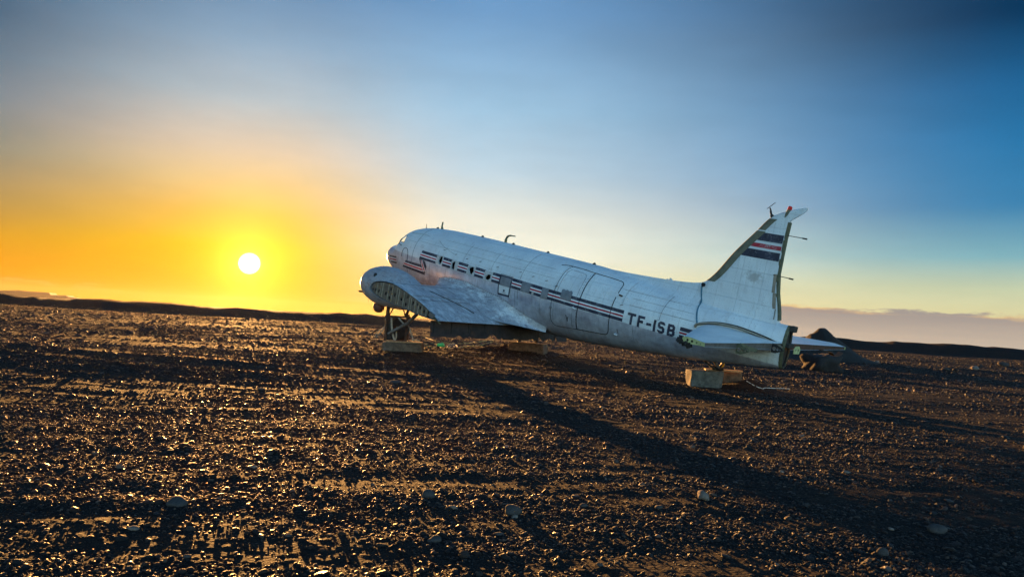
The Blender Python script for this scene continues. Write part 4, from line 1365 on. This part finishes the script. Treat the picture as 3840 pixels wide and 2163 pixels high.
for a, b, r_ in (((2640, 1346, 21.2), (2668, 1376, 21.2), .035), ((2655, 1318, 20.9), (2694, 1377, 21.1), .045), ((2720, 1352, 20.9), (2698, 1376, 21.2), .03), ((2640, 1352, 21.0), (2682, 1384, 21.1), .025)):
    wpart('tailwheel_strut', [at_depth(*a), at_depth(*b)], r_, M_steel if r_ > .028 else M_dark)
part('tailwheel_yoke', MB().add(*lump(to_air(at_depth(2690, 1379, 21.2)), (.22, .12, .07), 5, 2, .2)), M_dark, smooth=True)

# ------------------------------------------------------------------ blocks, stand, ropes
def block(name, label, px0, px1, py_top, py_bot, Y, depth, m, yaw=0.0, ends=.05, cat='block', group=None):
    a, b = at_depth(px0, py_bot, Y), at_depth(px1, py_bot, Y)
    zt = at_depth((px0 + px1) / 2, py_top, Y).z
    zb = min(hgt(a.x, a.y), hgt(b.x, b.y), (a.z + b.z) / 2) - .10
    c = (a + b) / 2
    w = (b - a).length
    bm = bmesh.new()
    bmesh.ops.create_cube(bm, size=1)
    for v in bm.verts:
        v.co = Vector((v.co.x * w, v.co.y * depth, v.co.z * (zt - zb)))
    bmesh.ops.bevel(bm, geom=list(bm.edges), offset=ends, segments=3, affect='EDGES', profile=.6)
    bmesh.ops.subdivide_edges(bm, edges=[e for e in bm.edges if e.calc_length() > .3], cuts=5, use_grid_fill=True)
    for v in bm.verts:
        k = float(vnoise(np.array([v.co.x * 3 + c.x]), np.array([v.co.z * 4 + v.co.y * 3]), 51)[0])
        v.co += v.co.normalized() * k * .085
    me = bpy.data.meshes.new(name)
    bm.to_mesh(me)
    bm.free()
    me.materials.append(m)
    me.shade_smooth()
    me.set_sharp_from_angle(angle=R(40))
    o = link(bpy.data.objects.new(name, me))
    o.location = (c.x, c.y + depth / 2 * math.cos(yaw), (zt + zb) / 2)
    o.rotation_euler = (0, 0, yaw)
    tag(o, label, cat, group)
    return o, zt
b1, z1 = block('concrete_block', 'long tan concrete block with rounded end under the rusty stand', 1427, 1580, 1285, 1319, 26.1, .75, M_conc2, .06, .09)
b2, z2 = block('concrete_block', 'tan concrete block under the fuselage behind the hanging dark flap', 1912, 2046, 1287, 1317, 29.6, .8, M_conc2, -.25, .05)
b3, z3 = block('concrete_block', 'pale grey concrete block propping the airplane tail', 2588, 2711, 1391, 1450, 21.1, .55, M_conc, .03, .03)
b4, z4 = block('concrete_block', 'brown concrete block half buried behind the pale grey tail block', 2712, 2786, 1393, 1428, 21.75, .5, M_conc2, -.2, .04)
def plank(label, px0, px1, py, Y, z, wd, th, yaw=0.0):
    a, b = at_depth(px0, py, Y), at_depth(px1, py, Y)
    c = (a + b) / 2
    o = MB().box((0, 0, 0), ((b - a).length, wd, th), None, .006).build('plank', M_wood)
    o.location = (c.x, c.y + wd / 2 - .03, z + th / 2 + .003)
    o.rotation_euler = (0, 0, yaw)
    return tag(o, label, 'plank')
plank('brown board lying on top of the long tan block', 1445, 1581, 1280, 26.12, z1, .62, .05, .06)
plank('pale board lying on the tan block behind the flap', 1916, 2020, 1283, 29.62, z2, .5, .035, -.25)
plank('dark board across the pale tail block', 2650, 2786, 1384, 21.3, max(z3, z4) + .002, .35, .05, -.1)

# rusty support stand under the port wing
sp = [at_depth(px, 1274, Y) for px, Y in ((1443, 26.25), (1521, 26.25), (1450, 26.85), (1526, 26.85))]
ztop = at_depth(1487, 1190, 26.4).z
zbase = z1 + .055
stand = thing('support_stand', 'rusty steel support stand between the long tan block and the cut wing', 'stand', (at_depth(1487, 1274, 26.5).x, 26.5, zbase))
def sw(name, mb, m, parent=stand, smooth=False):
    mb.V = [tuple(Vector(v) - stand.location) for v in mb.V]
    return mb.build(name, m, parent, smooth)
for p in sp:
    sw('post', MB().bar((p.x, p.y, zbase), (p.x + .02, p.y, ztop), .085, .085, .008), M_rust)
tp = [Vector((p.x + .02, p.y, ztop + .03)) for p in sp]
for a, b in ((0, 1), (2, 3)):
    sw('top_beam', MB().bar(tp[a] - Vector((.06, 0, 0)), tp[b] + Vector((.06, 0, 0)), .09, .06, .006), M_rust)
for a, b in ((0, 2), (1, 3)):
    sw('side_beam', MB().bar(tp[a] + Vector((0, .05, .062)), tp[b] - Vector((0, .05, -.062)), .08, .06, .006), M_rust)
sw('brace', MB().bar(tp[0] + Vector((.33, 0, -.02)), Vector((sp[0].x + .08, sp[0].y, ztop - .22)), .03, .05), M_rust)
sw('brace', MB().bar(tp[1] - Vector((.33, 0, .02)), Vector((sp[1].x - .02, sp[1].y, ztop - .30)), .03, .05), M_steel)
sw('brace', MB().bar((sp[2].x, sp[2].y, zbase + .05), (sp[3].x, sp[3].y, ztop - .25), .03, .05), M_dark)
sw('side_plate', MB().box(((sp[0].x + .11), sp[0].y + .06, (zbase + ztop) / 2 - .05), (.16, .02, ztop - zbase - .12)), M_dark)
sw('back_plate', MB().box(((sp[2].x + sp[3].x) / 2, sp[3].y + .06, zbase + .26), (.62, .02, .5)), M_dark)
def strap(name, pts, w, m, Ys, sd=(1, 0, .1), th=.012):
    P = curve([at_depth(px, py, Y) for (px, py), Y in zip(pts, Ys)], 6)
    return sw(name, MB().ribbon(P, w, th, sd), m)
strap('hanging_strap', [(1468, 1192), (1469, 1222), (1472, 1250), (1479, 1275)], .06, M_strap, [26.15] * 4)
strap('hanging_strap', [(1489, 1225), (1486, 1245), (1486, 1262), (1482, 1276)], .045, M_strap, [26.1] * 4)
strap('hanging_strap', [(1529, 1216), (1533, 1232), (1530, 1246), (1521, 1258)], .07, M_strapd, [26.2] * 4)
strap('hanging_strap', [(1531, 1218), (1539, 1240), (1546, 1262), (1549, 1277)], .04, M_strap, [26.1] * 4)
strap('hanging_strap', [(1549, 1276), (1560, 1272), (1572, 1279)], .05, M_strap, [26.05] * 3)
strap('lashing_strap', [(1446, 1194), (1443, 1222), (1426, 1248), (1411, 1264)], .035, M_strap, [26.3, 26.3, 26.3, 26.4])
strap('lashing_strap', [(1442, 1224), (1420, 1240), (1404, 1262)], .03, M_strap, [26.3, 26.3, 26.4])
sw('turnbuckle', MB().tube([at_depth(1440, 1220, 26.3), at_depth(1416, 1234, 26.4), at_depth(1407, 1240, 26.45), at_depth(1389, 1253, 26.5)], [.018, .02, .035, .012], 8), M_dark)
# support under the far wing, in the shade behind the flap
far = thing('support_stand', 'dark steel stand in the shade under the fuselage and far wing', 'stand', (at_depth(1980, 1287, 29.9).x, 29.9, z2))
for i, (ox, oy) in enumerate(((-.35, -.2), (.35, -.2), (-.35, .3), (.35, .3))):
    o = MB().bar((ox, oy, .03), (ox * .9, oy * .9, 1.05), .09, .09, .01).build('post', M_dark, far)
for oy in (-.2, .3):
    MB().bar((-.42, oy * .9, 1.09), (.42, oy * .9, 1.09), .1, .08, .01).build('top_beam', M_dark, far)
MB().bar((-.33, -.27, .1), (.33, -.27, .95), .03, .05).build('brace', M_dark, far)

def on_path(pix, lift=.02, k=6):
    P = []
    for q in curve([(px, py, 0) for px, py in pix], k):
        p = on_ground(q.x, q.y)
        P.append(Vector((p.x, p.y, p.z + lift)))
    return P
def rope(name, label, pix, r, m, cat='rope', lift=.015):
    o = MB().tube(on_path(pix, lift), r, 6).build(name, m, None, True)
    return tag(o, label, cat)
rope('rope', 'yellowish rope stretched along the ground beneath the dark flap', [(1584, 1262), (1625, 1276), (1680, 1287), (1740, 1289), (1800, 1282), (1850, 1276)], .018, M_rope)
rope('rope', 'tangled yellow rope on the gravel beside the green plastic', [(1586, 1296), (1612, 1289), (1640, 1292), (1628, 1301), (1600, 1299), (1640, 1303), (1690, 1306), (1745, 1300), (1800, 1296), (1845, 1282)], .018, M_rope)
rope('rope', 'loop of pale rope right of the green plastic scrap', [(1676, 1306), (1682, 1296), (1698, 1291), (1712, 1296), (1714, 1304), (1700, 1308), (1684, 1305), (1695, 1297), (1705, 1302)], .020, M_strap)
rope('cord', 'thin pale cord trailing on the ground from the tail block', [(2800, 1430), (2828, 1447), (2860, 1459), (2868, 1456), (2905, 1457), (2940, 1458), (2962, 1460)], .010, M_pale, 'cord')
p = on_ground(1655, 1300)
tag(obj('plastic_scrap', *lump((p.x, p.y, p.z + .10), (.17, .12, .12), 8, 2, .35), M_green), 'bright green crumpled plastic scrap lying among yellow ropes', 'plastic')
p = at_depth(2711, 1366, 21.25)
tag(obj('plastic_scrap', *lump((p.x, p.y + .02, max(p.z, max(z3, z4) + .12)), (.05, .04, .09), 12, 2, .2), M_yell), 'small yellow plastic piece standing on the board at the tail block', 'plastic')

# ------------------------------------------------------------------ spoil heap and stones
M_heap = mat('heap_sand', (0.018, 0.0125, 0.010), 0.95, var=0.4, scale=2, bump=0.08, bscale=14)
def build_heap():
    Y = 46.0
    peak = at_depth(3080, 1225, Y)
    prof_r = [(-3.3, 0), (-2.4, .5), (-1.5, 1.05), (-.78, 1.62), (-.74, 1.78), (-.35, 2.12), (-.06, 2.38), (.18, 2.38), (.5, 2.08), (.85, 1.72), (1.35, 1.2), (1.75, .72), (2.4, .32), (3.4, .02), (4.2, -.1)]
    V, F = [], []
    f = pchip(prof_r)
    base = hgt(peak.x, Y)
    nx, ny = 70, 44
    k = (peak.z - base) / 2.38
    vv, xx = np.meshgrid(-1 + 2 * np.arange(ny + 1) / ny, -3.4 + 7.6 * np.arange(nx + 1) / nx, indexing='ij')
    hh = np.array([f(x) for x in xx[0]])[None, :] * k * np.maximum(0, 1 - np.abs(vv) ** 1.35)
    mh = np.minimum(hh, 1)
    hh = hh + mh * (.10 * vnoise(xx * 1.6, vv * 4, 61) + .05 * vnoise(xx * 5, vv * 12, 62))
    V = np.stack([peak.x + xx * 1.15, Y + vv * 2.6, base - .10 + hh], -1).reshape(-1, 3)
    for j in range(ny):
        for i in range(nx):
            a = j * (nx + 1) + i
            F.append((a, a + 1, a + nx + 2, a + nx + 1))
    o = obj('dirt_heap', V, F, M_heap, None, True, sharp=80)
    tag(o, 'steep dark heap of sand standing behind the airplane tail', 'heap')
build_heap()
def stone(px, py, wpx, hpx, m, label, seed, group=None, name='stone', sink=.25, rag=.16):
    p = on_ground(px, py)
    d = (p - Vector((0, 0, CAMZ))).length
    w, h = wpx * d / FPX / 2, hpx * d / FPX / 2
    rr = random.Random(seed)
    V, F = lump((0, 0, 0), (w, w * rr.uniform(.7, 1.1), h * 1.15), seed, 3, rag)
    o = obj(name, V, F, m, None, True, sharp=50)
    o.location = (p.x, p.y, p.z + h * (1 - sink))
    o.rotation_euler = (rr.uniform(-.2, .2), rr.uniform(-.2, .2), rr.uniform(-.5, .5))
    return tag(o, label, 'stone', group)
stone(1922, 1928, 62, 36, M_rock, 'smooth egg-shaped grey stone on the open gravel', 1)
stone(2635, 1872, 50, 30, M_rockp, 'pale angular stone with a sharp lit ridge', 2, rag=.3)
stone(3512, 1995, 56, 26, M_rock, 'low grey stone tilted in the dark gravel', 3)
stone(3312, 2080, 36, 24, M_rock, 'small blunt grey stone near the low tilted one', 4)
stone(668, 1893, 66, 26, M_rock, 'dark rounded stone amid golden glinting pebbles', 5)
stone(1600, 1866, 48, 30, M_rock, 'grey knobbly stone left of the egg-shaped one', 6, rag=.25)
stone(3172, 1773, 24, 10, M_rockp, 'flat pale brown stone lit from behind', 7)
stone(1630, 2030, 52, 22, M_rock, 'broad flat dark stone in the foreground gravel', 8)
stone(1930, 1942, 24, 12, M_rockp, 'small pale pebble resting against the egg-shaped stone', 9)
for i, (px, py, w, h) in enumerate([(1700, 1908, 30, 14), (2190, 1900, 30, 14), (2470, 1905, 28, 12), (1900, 1678, 22, 9), (1480, 1435, 40, 9), (2310, 1735, 20, 12), (3005, 1636, 20, 8), (3560, 1880, 28, 7), (980, 1462, 30, 8), (2930, 1770, 18, 9), (3120, 1480, 20, 5), (2180, 1675, 18, 7), (950, 1755, 26, 12), (1080, 2010, 24, 10), (2820, 1650, 20, 8), (500, 1985, 34, 12), (2250, 2120, 26, 11), (1870, 2005, 34, 12), (3340, 1985, 20, 9), (700, 2090, 26, 12)]):
    stone(px, py, w, h, M_rock if i % 3 else M_rockp, 'small dark stone lying loose on the black gravel' if i % 3 else 'small pale brown stone lying loose on the black gravel', 20 + i, 'small dark stones on the plain' if i % 3 else 'small pale stones on the plain')
stone(3288, 1361, 15, 10, M_rockp, 'small round stone catching pink light near the sand heap', 50)
stone(3655, 1386, 26, 14, M_rockp, 'brownish boulder far out on the plain past the heap', 51)
stone(3545, 1388, 22, 8, M_rock, 'low dark stone far out on the plain past the heap', 52)
stone(3765, 1372, 30, 14, M_rock, 'dark boulder standing below the far berm', 53)
M_bould = mat('dark_rubble', (0.016, 0.010, 0.008), 0.9, var=0.4, scale=2.0, bump=0.03, bscale=9)
slab5, z5 = block('rubble_slab', 'dark brown slab of rubble lying below the far stabilizer tip', 3040, 3165, 1330, 1376, 33.0, 1.2, M_bould, .25, .28, 'rubble')
for v in slab5.data.vertices:
    q = v.co
    v.co = q * (1 + .45 * float(vnoise(np.array([q.x * 2.2 + q.y]), np.array([q.z * 3 + q.y * 2]), 71)[0]))
slab5.rotation_euler = (0.05, -.10, .35)

# ------------------------------------------------------------------ haze over the plain
def build_haze():
    m = bpy.data.materials.new('haze')
    m.use_nodes = True
    t = m.node_tree
    t.nodes.remove(t.nodes['Principled BSDF'])
    v = t.nodes.new('ShaderNodeVolumePrincipled')
    v.inputs['Color'].default_value = (0.95, 0.88, 0.78, 1)
    v.inputs['Density'].default_value = HAZE
    v.inputs['Anisotropy'].default_value = 0.7
    t.links.new(v.outputs[0], t.nodes['Material Output'].inputs['Volume'])
    b = MB().box((0, 0, 16), (5800, 5800, 46))
    o = b.build('haze', m)
    o['kind'] = 'stuff'
HAZE = 1.4e-5
build_haze()
sc.cycles.volume_bounces = 0
